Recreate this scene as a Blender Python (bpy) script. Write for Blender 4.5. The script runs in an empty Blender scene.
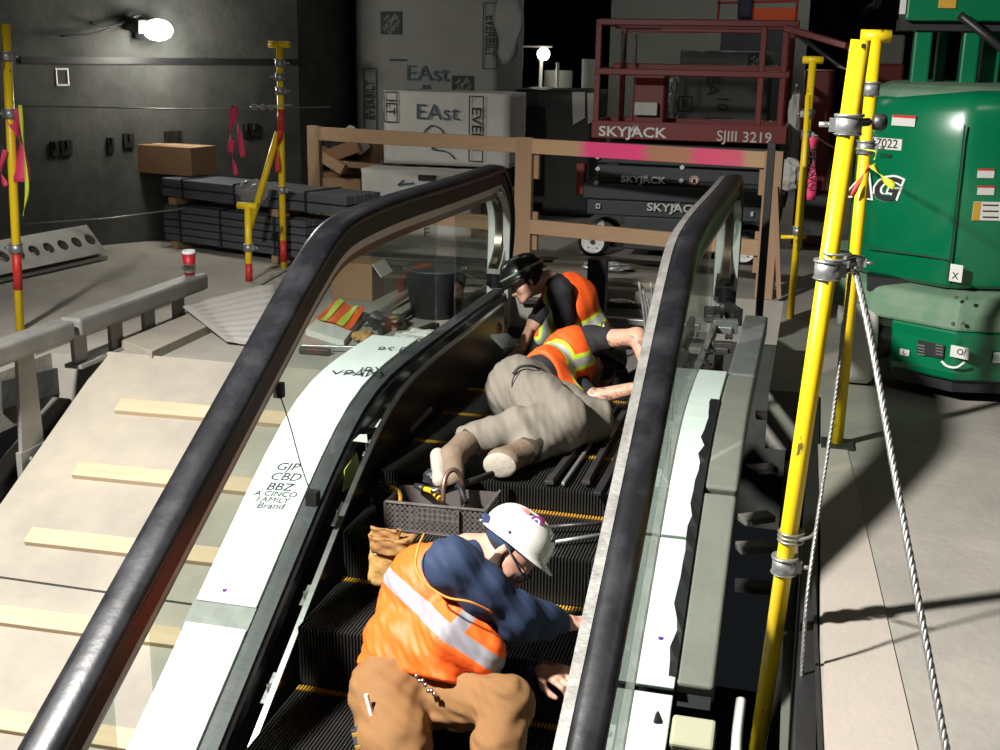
import bpy, bmesh, math, random
import numpy as np
from mathutils import Vector, Matrix
from math import sin, cos, pi, radians, sqrt, atan2

random.seed(7)
SC = bpy.context.scene
COL = SC.collection
# ------------------------------------------------------------------ camera
YAW, PIT, ROL, FPX = radians(14.4), radians(15.18), radians(1.0), 1193.0
CAM = np.array([0, 0, 1.57])
_f = np.array([-sin(YAW)*cos(PIT), cos(YAW)*cos(PIT), -sin(PIT)])
_r0 = np.array([cos(YAW), sin(YAW), 0]); _u0 = np.cross(_r0, _f)
_r = _r0*cos(ROL) + _u0*sin(ROL); _u = -_r0*sin(ROL) + _u0*cos(ROL)

def ray(x, y): return (x-500)/FPX*_r + (375-y)/FPX*_u + _f
def W(x, y, X=None, Y=None, Z=None, d=None):
    """world point that the photograph shows at (x, y), measured with one known coordinate"""
    k = ray(x, y)
    if d is not None: return Vector(CAM + k*d)
    i, v = (0, X) if X is not None else (1, Y) if Y is not None else (2, Z)
    return Vector(CAM + k*((v-CAM[i])/k[i]))

cd = bpy.data.cameras.new('camera'); cam = bpy.data.objects.new('camera', cd); COL.objects.link(cam)
cam.matrix_world = Matrix(((_r[0], _u[0], -_f[0], 0), (_r[1], _u[1], -_f[1], 0), (_r[2], _u[2], -_f[2], 1.57), (0, 0, 0, 1)))
cd.sensor_width = 36; cd.lens = FPX/1000*36; cd.clip_start = .05; cd.clip_end = 200
SC.camera = cam

# ------------------------------------------------------------------ materials
def mat(name, col, rough=.6, metal=0, col2=None, scale=8, fac=.5, bump=0, bscale=60, coat=0, spec=.5, stretch=None, detail=5, contrast=(.35, .65)):
    m = bpy.data.materials.new(name); m.use_nodes = True
    N = m.node_tree.nodes; L = m.node_tree.links; b = N['Principled BSDF']
    b.inputs['Base Color'].default_value = (*col, 1); b.inputs['Roughness'].default_value = rough
    b.inputs['Metallic'].default_value = metal; b.inputs['Specular IOR Level'].default_value = spec
    if coat: b.inputs['Coat Weight'].default_value = coat; b.inputs['Coat Roughness'].default_value = .15
    tc = N.new('ShaderNodeTexCoord'); mp = N.new('ShaderNodeMapping'); L.new(tc.outputs['Object'], mp.inputs[0])
    if stretch: mp.inputs['Scale'].default_value = stretch
    if col2:
        n = N.new('ShaderNodeTexNoise'); n.inputs['Scale'].default_value = scale; n.inputs['Detail'].default_value = detail
        n.inputs['Roughness'].default_value = .65
        L.new(mp.outputs[0], n.inputs['Vector'])
        r = N.new('ShaderNodeValToRGB'); r.color_ramp.elements[0].position = contrast[0]; r.color_ramp.elements[1].position = contrast[1]
        r.color_ramp.elements[0].color = (*col, 1)
        r.color_ramp.elements[1].color = (*[a*(1-fac)+c*fac for a, c in zip(col, col2)], 1)
        L.new(n.outputs['Fac'], r.inputs[0]); L.new(r.outputs[0], b.inputs['Base Color'])
    if bump:
        n2 = N.new('ShaderNodeTexNoise'); n2.inputs['Scale'].default_value = bscale; n2.inputs['Detail'].default_value = 6
        L.new(mp.outputs[0], n2.inputs['Vector'])
        bp = N.new('ShaderNodeBump'); bp.inputs['Strength'].default_value = bump; bp.inputs['Distance'].default_value = .01
        L.new(n2.outputs['Fac'], bp.inputs['Height']); L.new(bp.outputs[0], b.inputs['Normal'])
    return m

def glass_mat(name, tint=(.80, .85, .82), gloss=.12, haze=.022):
    m = bpy.data.materials.new(name); m.use_nodes = True; N = m.node_tree.nodes; L = m.node_tree.links
    N.clear(); o = N.new('ShaderNodeOutputMaterial')
    t = N.new('ShaderNodeBsdfTransparent'); t.inputs[0].default_value = (*tint, 1)
    g = N.new('ShaderNodeBsdfGlossy'); g.inputs['Roughness'].default_value = .03
    d = N.new('ShaderNodeBsdfDiffuse'); d.inputs[0].default_value = (.62, .6, .55, 1)
    lw = N.new('ShaderNodeLayerWeight'); lw.inputs[0].default_value = .5
    pw = N.new('ShaderNodeMath'); pw.operation = 'POWER'; pw.inputs[1].default_value = 5; L.new(lw.outputs['Facing'], pw.inputs[0])
    pm = N.new('ShaderNodeMath'); pm.operation = 'MULTIPLY_ADD'; pm.inputs[1].default_value = .35; pm.inputs[2].default_value = .02; L.new(pw.outputs[0], pm.inputs[0])
    a = N.new('ShaderNodeMixShader'); b = N.new('ShaderNodeMixShader')
    tc = N.new('ShaderNodeTexCoord'); n = N.new('ShaderNodeTexNoise'); n.inputs['Scale'].default_value = 3; n.inputs['Detail'].default_value = 6
    L.new(tc.outputs['Object'], n.inputs['Vector'])
    mm = N.new('ShaderNodeMath'); mm.operation = 'MULTIPLY'; mm.inputs[1].default_value = haze*2; L.new(n.outputs['Fac'], mm.inputs[0])
    L.new(mm.outputs[0], a.inputs[0]); L.new(t.outputs[0], a.inputs[1]); L.new(d.outputs[0], a.inputs[2])
    L.new(pm.outputs[0], b.inputs[0]); L.new(a.outputs[0], b.inputs[1]); L.new(g.outputs[0], b.inputs[2])
    L.new(b.outputs[0], o.inputs[0]); return m

def emit_mat(name, col, s):
    m = bpy.data.materials.new(name); m.use_nodes = True; N = m.node_tree.nodes
    b = N['Principled BSDF']; b.inputs['Emission Color'].default_value = (*col, 1); b.inputs['Emission Strength'].default_value = s
    b.inputs['Base Color'].default_value = (.8, .8, .8, 1); return m

# ------------------------------------------------------------------ objects
def finish(name, bm, m, parent=None, bevel=0, smooth=False, segs=2):
    me = bpy.data.meshes.new(name)
    bmesh.ops.recalc_face_normals(bm, faces=bm.faces)
    bm.to_mesh(me); bm.free()
    o = bpy.data.objects.new(name, me); COL.objects.link(o)
    for mm in (m if isinstance(m, (list, tuple)) else [m]): me.materials.append(mm)
    if smooth:
        for p in me.polygons: p.use_smooth = True
    if bevel:
        b = o.modifiers.new('bevel', 'BEVEL'); b.width = bevel; b.segments = segs; b.limit_method = 'ANGLE'; b.angle_limit = radians(40)
    if parent: attach(o, parent)
    return o
def attach(o, p):
    o.parent = p; o.matrix_parent_inverse = world_of(p).inverted()
def world_of(o):
    m = Matrix.LocRotScale(o.location, o.rotation_euler, o.scale)
    return (world_of(o.parent) @ o.matrix_parent_inverse @ m) if o.parent else m
def thing(name, label, cat, loc=(0, 0, 0), group=None, rz=0):
    o = bpy.data.objects.new(name, None); COL.objects.link(o); o.location = loc; o.rotation_euler = (0, 0, rz)
    o.empty_display_size = .05
    return tag(o, label, cat, group)
def tag(o, label, cat, group=None, kind=None):
    o['label'] = label; o['category'] = cat
    if group: o['group'] = group
    if kind: o['kind'] = kind
    return o
def struct(o, label=None):
    o['kind'] = 'structure'
    if label: o['label'] = label
    return o
def BM(): return bmesh.new()

def box(bm, c, s, rot=None, mi=0):
    """box centred at c, size s, optional rotation (Euler xyz, or 3x3 matrix)"""
    if rot is None: R = Matrix.Identity(3)
    elif isinstance(rot, Matrix): R = rot.to_3x3()
    else: R = (Matrix.Rotation(rot[2], 3, 'Z') @ Matrix.Rotation(rot[1], 3, 'Y') @ Matrix.Rotation(rot[0], 3, 'X'))
    vs = [bm.verts.new(Vector(c) + R @ Vector((x*s[0]/2, y*s[1]/2, z*s[2]/2))) for x in (-1, 1) for y in (-1, 1) for z in (-1, 1)]
    for q in ((0, 1, 3, 2), (4, 6, 7, 5), (0, 4, 5, 1), (2, 3, 7, 6), (0, 2, 6, 4), (1, 5, 7, 3)):
        f = bm.faces.new([vs[i] for i in q]); f.material_index = mi
    return vs
def b2(bm, lo, hi, mi=0):
    return box(bm, [(a+b)/2 for a, b in zip(lo, hi)], [abs(b-a) for a, b in zip(lo, hi)], mi=mi)
def frame_of(d):
    d = Vector(d).normalized(); u = Vector((0, 0, 1)) if abs(d.z) < .95 else Vector((0, 1, 0))
    x = u.cross(d).normalized(); y = d.cross(x).normalized(); return x, y, d
def beam(bm, a, b, w, h, up=None, mi=0):
    """rectangular bar from a to b: width w sideways, height h along up"""
    a, b = Vector(a), Vector(b); x, y, d = frame_of(b-a)
    if up is not None:
        y = (Vector(up) - d*Vector(up).dot(d)).normalized(); x = y.cross(d)
    R = Matrix((x, y, d)).transposed()
    return box(bm, (a+b)/2, (w, h, (b-a).length), R, mi)
def cyl(bm, a, b, r, r2=None, n=16, cap=True, mi=0):
    a, b = Vector(a), Vector(b); x, y, d = frame_of(b-a); r2 = r if r2 is None else r2
    A = [bm.verts.new(a + (x*cos(2*pi*i/n) + y*sin(2*pi*i/n))*r) for i in range(n)]
    B = [bm.verts.new(b + (x*cos(2*pi*i/n) + y*sin(2*pi*i/n))*r2) for i in range(n)]
    for i in range(n):
        f = bm.faces.new((A[i], A[(i+1) % n], B[(i+1) % n], B[i])); f.smooth = True; f.material_index = mi
    if cap: 
        for c in (A, B): f = bm.faces.new(c); f.material_index = mi
def tube(bm, pts, r, n=10, mi=0, closed=False):
    pts = [Vector(p) for p in pts]; rings = []; px = None
    for i, p in enumerate(pts):
        d = (pts[min(i+1, len(pts)-1)] - pts[max(i-1, 0)]).normalized()
        if px is None: x, y, _ = frame_of(d)
        else: x = (px - d*px.dot(d)).normalized(); y = d.cross(x)
        px = x; rr = r[i] if isinstance(r, (list, tuple)) else r
        rings.append([bm.verts.new(p + (x*cos(2*pi*k/n) + y*sin(2*pi*k/n))*rr) for k in range(n)])
    for a, b in zip(rings, rings[1:]):
        for k in range(n):
            f = bm.faces.new((a[k], a[(k+1) % n], b[(k+1) % n], b[k])); f.smooth = True; f.material_index = mi
    for c in (rings[0], rings[-1]): f = bm.faces.new(c); f.material_index = mi
def spline(pts, n=8):
    """Catmull-Rom through pts"""
    P = [Vector(p) for p in pts]; P = [P[0]*2-P[1]] + P + [P[-1]*2-P[-2]]; out = []
    for i in range(1, len(P)-2):
        for k in range(n):
            t = k/n; a, b, c, d = P[i-1:i+3]
            out.append(.5*((2*b) + (c-a)*t + (2*a-5*b+4*c-d)*t*t + (3*b-a-3*c+d)*t**3))
    return out + [P[-2]]
def prism(bm, poly, off, mi=0):
    """polygon (list of 3D points) extruded by vector off"""
    A = [bm.verts.new(Vector(p)) for p in poly]; B = [bm.verts.new(Vector(p)+Vector(off)) for p in poly]
    n = len(A); fs = [bm.faces.new(A), bm.faces.new(list(reversed(B)))]
    for i in range(n): fs.append(bm.faces.new((A[i], B[i], B[(i+1) % n], A[(i+1) % n])))
    for f in fs: f.material_index = mi
def lathe(bm, prof, c=(0, 0, 0), ax=None, n=24, mi=0):
    x, y, d = frame_of(ax) if ax is not None else (Vector((1, 0, 0)), Vector((0, 1, 0)), Vector((0, 0, 1)))
    rings = []
    for r, h in prof:
        rings.append([bm.verts.new(Vector(c) + d*h + (x*cos(2*pi*k/n)+y*sin(2*pi*k/n))*max(r, 1e-4)) for k in range(n)])
    for a, b in zip(rings, rings[1:]):
        for k in range(n):
            f = bm.faces.new((a[k], a[(k+1) % n], b[(k+1) % n], b[k])); f.smooth = True; f.material_index = mi
    for q in (rings[0], rings[-1]): f = bm.faces.new(q); f.material_index = mi
def sweep(bm, path, prof, side, mi=0, cap=True, smooth=False):
    """closed 2D profile [(s, n)] swept along path; s along the fixed side vector, n along the path normal"""
    side = Vector(side).normalized(); P = [Vector(p) for p in path]; rings = []
    for i, p in enumerate(P):
        d = (P[min(i+1, len(P)-1)] - P[max(i-1, 0)]).normalized(); nn = side.cross(d).normalized()
        rings.append([bm.verts.new(p + side*s + nn*h) for s, h in prof])
    n = len(prof)
    for a, b in zip(rings, rings[1:]):
        for k in range(n):
            f = bm.faces.new((a[k], a[(k+1) % n], b[(k+1) % n], b[k])); f.material_index = mi; f.smooth = smooth
    if cap:
        for c in (rings[0], rings[-1]): f = bm.faces.new(c); f.material_index = mi
def sheet(bm, pts, off, mi=0):
    prism(bm, pts, off, mi)
def grid_cloth(bm, fn, nu, nv, mi=0, smooth=True):
    V = [[bm.verts.new(fn(i/nu, j/nv)) for j in range(nv+1)] for i in range(nu+1)]
    for i in range(nu):
        for j in range(nv):
            f = bm.faces.new((V[i][j], V[i+1][j], V[i+1][j+1], V[i][j+1])); f.material_index = mi; f.smooth = smooth
    return V
def text(name, s, m, parent, loc, xdir, ydir, size, ext=.0015, align='CENTER', shear=0, sx=1, bold=0, spacing=1):
    """flat lettering standing on a surface; xdir = reading direction, ydir = letters' up"""
    cu = bpy.data.curves.new(name, 'FONT'); cu.body = s; cu.size = size; cu.extrude = ext; cu.align_x = align; cu.align_y = 'CENTER'
    cu.shear = shear; cu.offset = bold; cu.space_character = spacing; cu.resolution_u = 3
    t = bpy.data.objects.new('tmp', cu); COL.objects.link(t)
    dg = bpy.context.evaluated_depsgraph_get(); me = bpy.data.meshes.new_from_object(t.evaluated_get(dg))
    bpy.data.objects.remove(t); bpy.data.curves.remove(cu)
    x = Vector(xdir).normalized(); y = Vector(ydir); y = (y - x*y.dot(x)).normalized(); z = x.cross(y)
    M = Matrix(((x.x*sx, y.x, z.x, loc[0]), (x.y*sx, y.y, z.y, loc[1]), (x.z*sx, y.z, z.z, loc[2]), (0, 0, 0, 1)))
    me.transform(M); me.materials.clear(); me.materials.append(m)
    o = bpy.data.objects.new(name, me); COL.objects.link(o)
    if parent: attach(o, parent)
    return o
def copy_tree(o, parent=None):
    c = o.copy(); COL.objects.link(c)
    if parent: c.parent = parent
    for ch in list(o.children): copy_tree(ch, c)
    return c

# ------------------------------------------------------------------ palette
M = {}
M['concrete'] = mat('concrete', (.36, .335, .29), .85, col2=(.25, .235, .21), scale=1.6, fac=.9, bump=.25, bscale=30)
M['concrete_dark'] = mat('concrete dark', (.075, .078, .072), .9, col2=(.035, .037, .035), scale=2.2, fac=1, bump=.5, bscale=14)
M['concrete_back'] = mat('concrete back', (.24, .25, .22), .9, col2=(.17, .18, .16), scale=.7, fac=1, bump=.2, bscale=9)
M['rubber'] = mat('black rubber', (.007, .007, .009), .36, col2=(.045, .047, .052), scale=6, fac=.7, bump=.12, bscale=25, detail=9, contrast=(.45, .8))
M['black'] = mat('black paint', (.012, .012, .014), .45, col2=(.03, .03, .032), scale=6, bump=.1)
M['dark_steel'] = mat('dark steel', (.05, .05, .052), .45, .6, col2=(.11, .1, .09), scale=10, bump=.2)
M['skirt'] = mat('skirt panel', (.016, .014, .013), .3, .2, col2=(.035, .026, .02), scale=3)
M['silver'] = mat('brushed silver', (.62, .62, .6), .3, 1, col2=(.45, .45, .44), scale=4, stretch=(1, 1, 30), bump=.05)
M['silver_dusty'] = mat('dusty aluminium', (.24, .235, .22), .6, .4, col2=(.085, .08, .07), scale=14, bump=.25, contrast=(.4, .6))
M['silver_matte'] = mat('satin silver', (.60, .60, .58), .35, .25)
M['bronze'] = mat('bronze underside', (.16, .12, .09), .3, .9)
M['film_white'] = mat('white filmed deck', (.80, .84, .83), .35, col2=(.66, .72, .71), scale=2, fac=.6)
M['grey_seal'] = mat('grey seal', (.06, .064, .068), .5, col2=(.02, .02, .022), scale=12, bump=.1)
M['grey_paint'] = mat('grey steel paint', (.20, .20, .19), .55, .25, col2=(.33, .32, .29), scale=5, bump=.12, detail=8)
M['galv'] = mat('galvanised', (.42, .43, .43), .42, .7, col2=(.26, .26, .26), scale=25, bump=.15)
M['glass'] = glass_mat('balustrade glass')
M['step'] = mat('step aluminium', (.10, .098, .092), .42, .75, col2=(.05, .05, .05), scale=9)
M['step_dark'] = mat('step groove', (.014, .014, .014), .6)
M['yellow'] = mat('comb yellow', (.55, .31, .03), .5, col2=(.4, .2, .02), scale=20)
M['pole_yellow'] = mat('yellow pole paint', (.86, .60, .01), .38, col2=(.12, .09, .03), scale=16, fac=1, bump=.1, bscale=30, stretch=(1, 1, .35), contrast=(.63, .655), detail=8)
M['pole_red'] = mat('red pole paint', (.55, .03, .02), .45)
M['wood'] = mat('pine lumber', (.42, .28, .165), .75, col2=(.36, .2, .1), scale=3, stretch=(1, 14, 14), bump=.15)
M['wood_v'] = mat('pine stud', (.36, .235, .14), .75, col2=(.32, .18, .09), scale=3, stretch=(14, 14, 1), bump=.15)
M['wood_pale'] = mat('pale pine', (.52, .40, .27), .75, col2=(.42, .30, .18), scale=3, stretch=(1, 12, 12), bump=.15)
M['ply'] = mat('dusty plywood', (.37, .33, .265), .85, col2=(.25, .23, .20), scale=1.6, fac=.9, bump=.2, bscale=20, detail=7)
M['card'] = mat('cardboard', (.26, .15, .08), .85, col2=(.25, .14, .07), scale=6)
M['white'] = mat('white paint', (.75, .75, .72), .5)
M['paper'] = mat('paper', (.62, .62, .58), .7, col2=(.5, .5, .47), scale=9)
M['tyvek'] = mat('wrap film white', (.62, .61, .58), .6, col2=(.46, .45, .43), scale=2.2, bump=.6, bscale=4)
M['tyvek_grey'] = mat('wrap film grey', (.27, .275, .26), .6, col2=(.2, .2, .19), scale=2, bump=.6, bscale=3)
M['ink'] = mat('print black', (.012, .012, .014), .6)
M['marker'] = mat('blue marker', (.045, .09, .13), .6)
M['marker_black'] = mat('black marker', (.02, .02, .03), .6)
M['lift_red'] = mat('lift red', (.19, .013, .011), .42, coat=.3, col2=(.17, .02, .015), scale=5)
M['lift_black'] = mat('lift charcoal', (.028, .033, .038), .5, col2=(.05, .055, .06), scale=5)
M['pink'] = mat('fluoro pink', (.85, .06, .2), .6)
M['green'] = mat('machine green', (.0, .15, .06), .3, coat=.6, col2=(.0, .12, .047), scale=2)
M['green_dark'] = mat('machine green dusty', (.15, .22, .15), .7, col2=(.03, .16, .08), scale=7, bump=.2)
M['orange'] = mat('fluoro orange', (.9, .13, .012), .6, bump=.3, bscale=12)
M['plastic_wrap'] = mat('plastic wrap', (.22, .23, .23), .18, col2=(.5, .52, .52), scale=9, bump=1.0, bscale=9, contrast=(.55, .75), spec=.8)
M['rope'] = mat('wire rope', (.26, .26, .25), .42, .7, col2=(.5, .5, .48), scale=30)
# ------------------------------------------------------------------ setting
def slab(bm, x0, x1, y0, y1, z=0, t=.3): b2(bm, (x0, y0, z-t), (x1, y1, z))
bm = BM()
slab(bm, .125, 9, -2, 40)                       # right of the escalator
slab(bm, -9, .125, 8.0, 40)                     # beyond both pits
slab(bm, -9, -1.98, 7.0, 8.0); slab(bm, -.12, .125, 5.75, 8.0)
slab(bm, -9, -3.80, -2, 7.0)                    # left
slab(bm, -3.80, -2.05, 5.30, 7.0)               # landing between ramp and newel
fl = struct(finish('floor', bm, M['concrete']), 'dusty grey concrete floor around the open escalator pit')
bm = BM(); b2(bm, (-3.9, -2, -3.2), (.2, 8.2, -3.0)); struct(finish('floor', bm, M['concrete_dark']), 'dark floor of the open pit')
for nm, lo, hi in (('trim_1', (.125, -2, -1.6), (.30, 7.0, -.301)), ('trim_2', (-2.05, 7.95, -1.6), (.125, 8.05, -.301)), ('trim_3', (-3.92, -2, -2.4), (-3.80, 5.3, -.301)), ('trim_4', (-3.8, 5.3, -2.4), (-2.05, 5.4, -.301))):
    bm = BM(); b2(bm, lo, hi); struct(finish(nm, bm, M['black' if nm == 'trim_3' else 'concrete_dark']), 'dark concrete edge wall of the pit')
# side wall running away at an angle on the left
WA, WD = Vector((-6.32, 7.26, 0)), Vector((.5547, .832, 0)); WN = Vector((.832, -.5547, 0))
def on_wall(x, y, off=0):
    k = Vector(ray(x, y)); c = Vector(CAM); t = (WN.dot(WA-c)+off)/WN.dot(k); return c + k*t
bm = BM(); a = WA - WD*9; b = WA + WD*3.35
prism(bm, [a, b, b+Vector((0, 0, 4.2)), a+Vector((0, 0, 4.2))], -WN*.3)
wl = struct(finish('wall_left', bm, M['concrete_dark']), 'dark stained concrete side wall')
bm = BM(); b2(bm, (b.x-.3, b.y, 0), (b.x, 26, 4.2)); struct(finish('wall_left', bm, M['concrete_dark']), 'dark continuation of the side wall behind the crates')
bm = BM()                                        # horizontal groove ledge and mounting slots on it
p, q = on_wall(20, 60), on_wall(318, 62)
beam(bm, p, q, .03, .05, up=(0, 0, 1)); struct(finish('trim_5', bm, M['black']), 'dark horizontal joint in the side wall')
bm = BM(); b2(bm, (-2.62, 15.5, 0), (W(809, 20, Y=15.5).x, 15.8, 4.2)); struct(finish('wall_back', bm, M['concrete_back']), 'pale grey concrete wall behind the scissor lift')
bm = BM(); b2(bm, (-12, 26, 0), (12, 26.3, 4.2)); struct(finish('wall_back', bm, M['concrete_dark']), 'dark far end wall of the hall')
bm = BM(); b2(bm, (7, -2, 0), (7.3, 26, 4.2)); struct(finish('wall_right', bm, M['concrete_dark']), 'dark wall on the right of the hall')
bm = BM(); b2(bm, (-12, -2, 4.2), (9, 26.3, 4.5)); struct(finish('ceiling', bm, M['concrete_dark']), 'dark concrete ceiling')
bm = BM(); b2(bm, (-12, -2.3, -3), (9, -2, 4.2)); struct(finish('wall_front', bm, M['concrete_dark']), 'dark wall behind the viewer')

# ------------------------------------------------------------------ light
def area(name, loc, target, power, size, col=(1, .97, .92)):
    l = bpy.data.lights.new(name, 'AREA'); l.energy = power; l.shape = 'DISK'; l.size = size; l.color = col
    o = bpy.data.objects.new(name, l); COL.objects.link(o); o.location = loc
    o.rotation_euler = (Vector(target)-Vector(loc)).to_track_quat('-Z', 'Y').to_euler(); return o
def point(name, loc, power, r=.1, col=(1, .96, .88)):
    l = bpy.data.lights.new(name, 'POINT'); l.energy = power; l.shadow_soft_size = r; l.color = col
    o = bpy.data.objects.new(name, l); COL.objects.link(o); o.location = loc; return o
sp_ = bpy.data.lights.new('work_light', 'SPOT'); sp_.energy = 2700; sp_.spot_size = radians(118); sp_.spot_blend = .85; sp_.shadow_soft_size = .12; sp_.color = (1, .97, .92)
so_ = bpy.data.objects.new('work_light', sp_); COL.objects.link(so_); so_.location = (-2.9, 1.3, 3.3); so_.rotation_euler = (Vector((-1.35, 3.1, -.4))-Vector((-2.9, 1.3, 3.3))).to_track_quat('-Z', 'Y').to_euler()
area('added_fill_light', (1.2, 3, 4.1), (0, 6, 0), 12, 1.2)  # unseen fill lights added high up to brighten the dim surroundings
area('added_fill_light', (-.6, 13.2, 4.1), (-.9, 15, .5), 45, 1.2)
area('added_fill_light', (-2.5, 9, 4.1), (-2, 10, 0), 9, 1.5)
w = bpy.data.worlds.new('world'); SC.world = w; w.use_nodes = True
w.node_tree.nodes['Background'].inputs[0].default_value = (.6, .7, .8, 1); w.node_tree.nodes['Background'].inputs[1].default_value = .012
SC.view_settings.view_transform = 'Standard'; SC.view_settings.look = 'None'; SC.view_settings.gamma = 1; SC.view_settings.use_curve_mapping = False
SC.view_settings.exposure = 0.0
SC.cycles.use_denoising = True; SC.cycles.max_bounces = 8; SC.cycles.transparent_max_bounces = 16
SC.cycles.sample_clamp_indirect = 4
# ------------------------------------------------------------------ the escalator
XL, XR = -1.68, -.41
def Dz(y):                       # height of the decking line
    s = .026 + .62*(y-3.87)
    k = .10
    return .27 - k*math.log1p(math.exp((.27-s)/k)) + (0 if True else 0)
def rail_path(r_out=.0, x=0):
    """side outline of the handrail: slope, knee, level, round newel end"""
    pts = [(y, .86+.555*(y-3.85)) for y in (.6, 1.2, 2.0, 2.8, 3.4, 3.7)]
    pts += [(3.85, .852), (3.97, .905), (4.1, .938), (4.3, .955), (4.7, .962), (5.3, .955), (5.9, .95)]
    cy, cz, r = 6.26, .61, .345
    for a in range(80, -65, -12): pts.append((cy + r*cos(radians(a)), cz + r*sin(radians(a))))
    return [Vector((x, y, z)) for y, z in pts]
M['newel'] = mat('newel steel', (.60, .61, .60), .38, .3)
esc = thing('escalator', 'black handrail escalator under repair with glass sides and opened skirting', 'escalator', (-1.04, 3.6, -.3))
def inset(path, d):
    out = []
    for i, p in enumerate(path):
        t = (path[min(i+1, len(path)-1)] - path[max(i-1, 0)]).normalized(); out.append(p - Vector((1, 0, 0)).cross(t).normalized()*d)
    return out
for X, sgn in ((XL, 1), (XR, -1)):
    path = [Vector(p) for p in spline(rail_path(x=X), 4)]
    bm = BM()
    k = 1.15 if sgn > 0 else .92; ox = 0 if sgn > 0 else .016
    prof = [(a*k+ox, b) for a, b in [(-.048, -.012), (-.05, .004), (-.043, .018), (-.022, .027), (.022, .027), (.043, .018), (.05, .004), (.048, -.012), (.03, -.018), (-.03, -.018)]]
    sweep(bm, path, prof, (1, 0, 0), smooth=True)
    finish('handrail', bm, M['rubber'], esc)
    bm = BM(); sweep(bm, inset(path, .035), [(-.045, .018), (.045, .018), (.048, -.045), (-.048, -.045)], (1, 0, 0)); finish('handrail_guide', bm, M['black'], esc)
    bm = BM(); sweep(bm, inset(path, .095) if sgn > 0 else inset(path, .0), [(-.044, .016), (.044, .016), (.036, -.022), (-.036, -.022)] if sgn > 0 else [(-.055, .012), (-.025, .020), (-.025, -.03), (-.055, -.03)], (1, 0, 0))
    g = finish('glass_cap', bm, M['silver_matte'] if sgn > 0 else M['silver_dusty'], esc); 
    if sgn < 0: g['label'] = 'scuffed dusty metal cap'
    bm = BM(); sweep(bm, inset(path, .130), [(-.030, .014), (.030, .014), (.020, -.022), (-.020, -.022)], (1, 0, 0)); finish('cap_underside', bm, M['bronze'], esc)
    # glass, in panes
    ip = inset(path, .135)
    for k, (y0, y1) in enumerate(((.7, 2.5), (2.51, 4.0), (4.01, 5.45), (5.46, 7.2))):
        top = [p for p in ip if y0 <= p.y <= y1]
        if k == 3: top = [p for p in ip if p.y >= y0]
        ys = [top[-1].y if k < 3 else min(top[-1].y, 6.45)]
        ye, ysn = ys[0], top[0].y
        bot = [Vector((X, ye+(ysn-ye)*i/8, Dz(ye+(ysn-ye)*i/8)-.05)) for i in range(9)]
        bm = BM(); prism(bm, [p-Vector((.005, 0, 0)) for p in top+bot], (.010, 0, 0)); finish('glass_panel', bm, M['glass'], esc)
    # brushed newel band on the inner side of the round end
    nb = [p for p in inset(path, .135) if p.y > 6.25 and p.z > .60]; nb += [Vector((X, nb[-1].y-.004*i, nb[-1].z-.08*i)) for i in range(1, 6)]
    bm = BM(); sweep(bm, nb, [(-.062, .012), (-.002, .012), (-.002, -.004), (-.062, -.004)], (1, 0, 0)); sweep(bm, nb, [(.002, .012), (.062, .012), (.062, -.004), (.002, -.004)], (1, 0, 0))
    finish('newel_band', bm, M['newel'], esc)
    # channel holding the glass
    ysr = [i*.15 + .8 for i in range(39)]
    if sgn > 0:
        bm = BM(); sweep(bm, [Vector((X+.035, y, Dz(y)-.015)) for y in ysr if y < 6.6], [(-.06, .012), (.0, .012), (.0, -.05), (-.06, -.05)], (1, 0, 0)); finish('glass_channel', bm, M['grey_seal'], esc)
        bm = BM(); sweep(bm, [Vector((X+.045, y, Dz(y)-.03)) for y in ysr if y < 6.6], [(-.01, .012), (.004, .005), (.004, -.045), (-.01, -.045)], (1, 0, 0)); finish('rubber_seal', bm, M['rubber'], esc)
        # white filmed outer deck, one sheet above and one below the joint
        for nm, ya, yb in (('deck_panel', .7, 3.31), ('deck_panel', 3.385, 5.12)):
            ys2 = [ya+(yb-ya)*i/12 for i in range(13)]
            bm = BM(); sweep(bm, [Vector((X-.03, y, Dz(y)+.003)) for y in ys2], [(-.225, .006), (0, .006), (0, -.014), (-.225, -.014)], (1, 0, 0))
            finish(nm, bm, M['film_white'], esc, bevel=.003)
        bm = BM(); sweep(bm, [Vector((X-.03, y, Dz(y)-.004)) for y in (3.29, 3.345, 3.40)], [(-.235, .004), (0, .004), (0, -.012), (-.235, -.012)], (1, 0, 0)); finish('deck_joint', bm, mat('joint strip', (.20, .20, .19), .6, col2=(.34, .35, .33), scale=14), esc)
    else:
        bm = BM(); sweep(bm, [Vector((X+.0, y, Dz(y)-.015)) for y in ysr if y < 6.6], [(-.022, .012), (.006, .012), (.006, -.05), (-.022, -.05)], (1, 0, 0)); finish('glass_channel', bm, M['silver_dusty'], esc)
        for ya, yb in ((.7, 3.30), (3.32, 3.80), (3.81, 4.97)):
            ys2 = [ya+(yb-ya)*i/12 for i in range(13)]
            bm = BM(); sweep(bm, [Vector((X+.009, y, Dz(y)+.003)) for y in ys2], [(0, .006), (.118, .006), (.118, -.014), (0, -.014)], (1, 0, 0))
            finish('deck_panel', bm, M['film_white'], esc, bevel=.003)
    # skirt panel beside the steps
    SX = -1.535 if sgn > 0 else -.535
    ys2 = [.8+i*.15 for i in range(36)]
    bm = BM()
    P = [(y, Dz(y)-.0) for y in ys2]; Q = [(y, Dz(y)-.62) for y in reversed(ys2)]
    prism(bm, [(SX, y, z) for y, z in P+Q], (-.012*sgn, 0, 0)); finish('skirt_panel', bm, M['skirt'], esc)
    bm = BM(); sweep(bm, [Vector((SX, y, z)) for y, z in P], [(-.016, .004), (.004, .004), (.004, -.006), (-.016, -.006)], (1, 0, 0))
    finish('skirt_edge', bm, M['silver'], esc)
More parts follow.
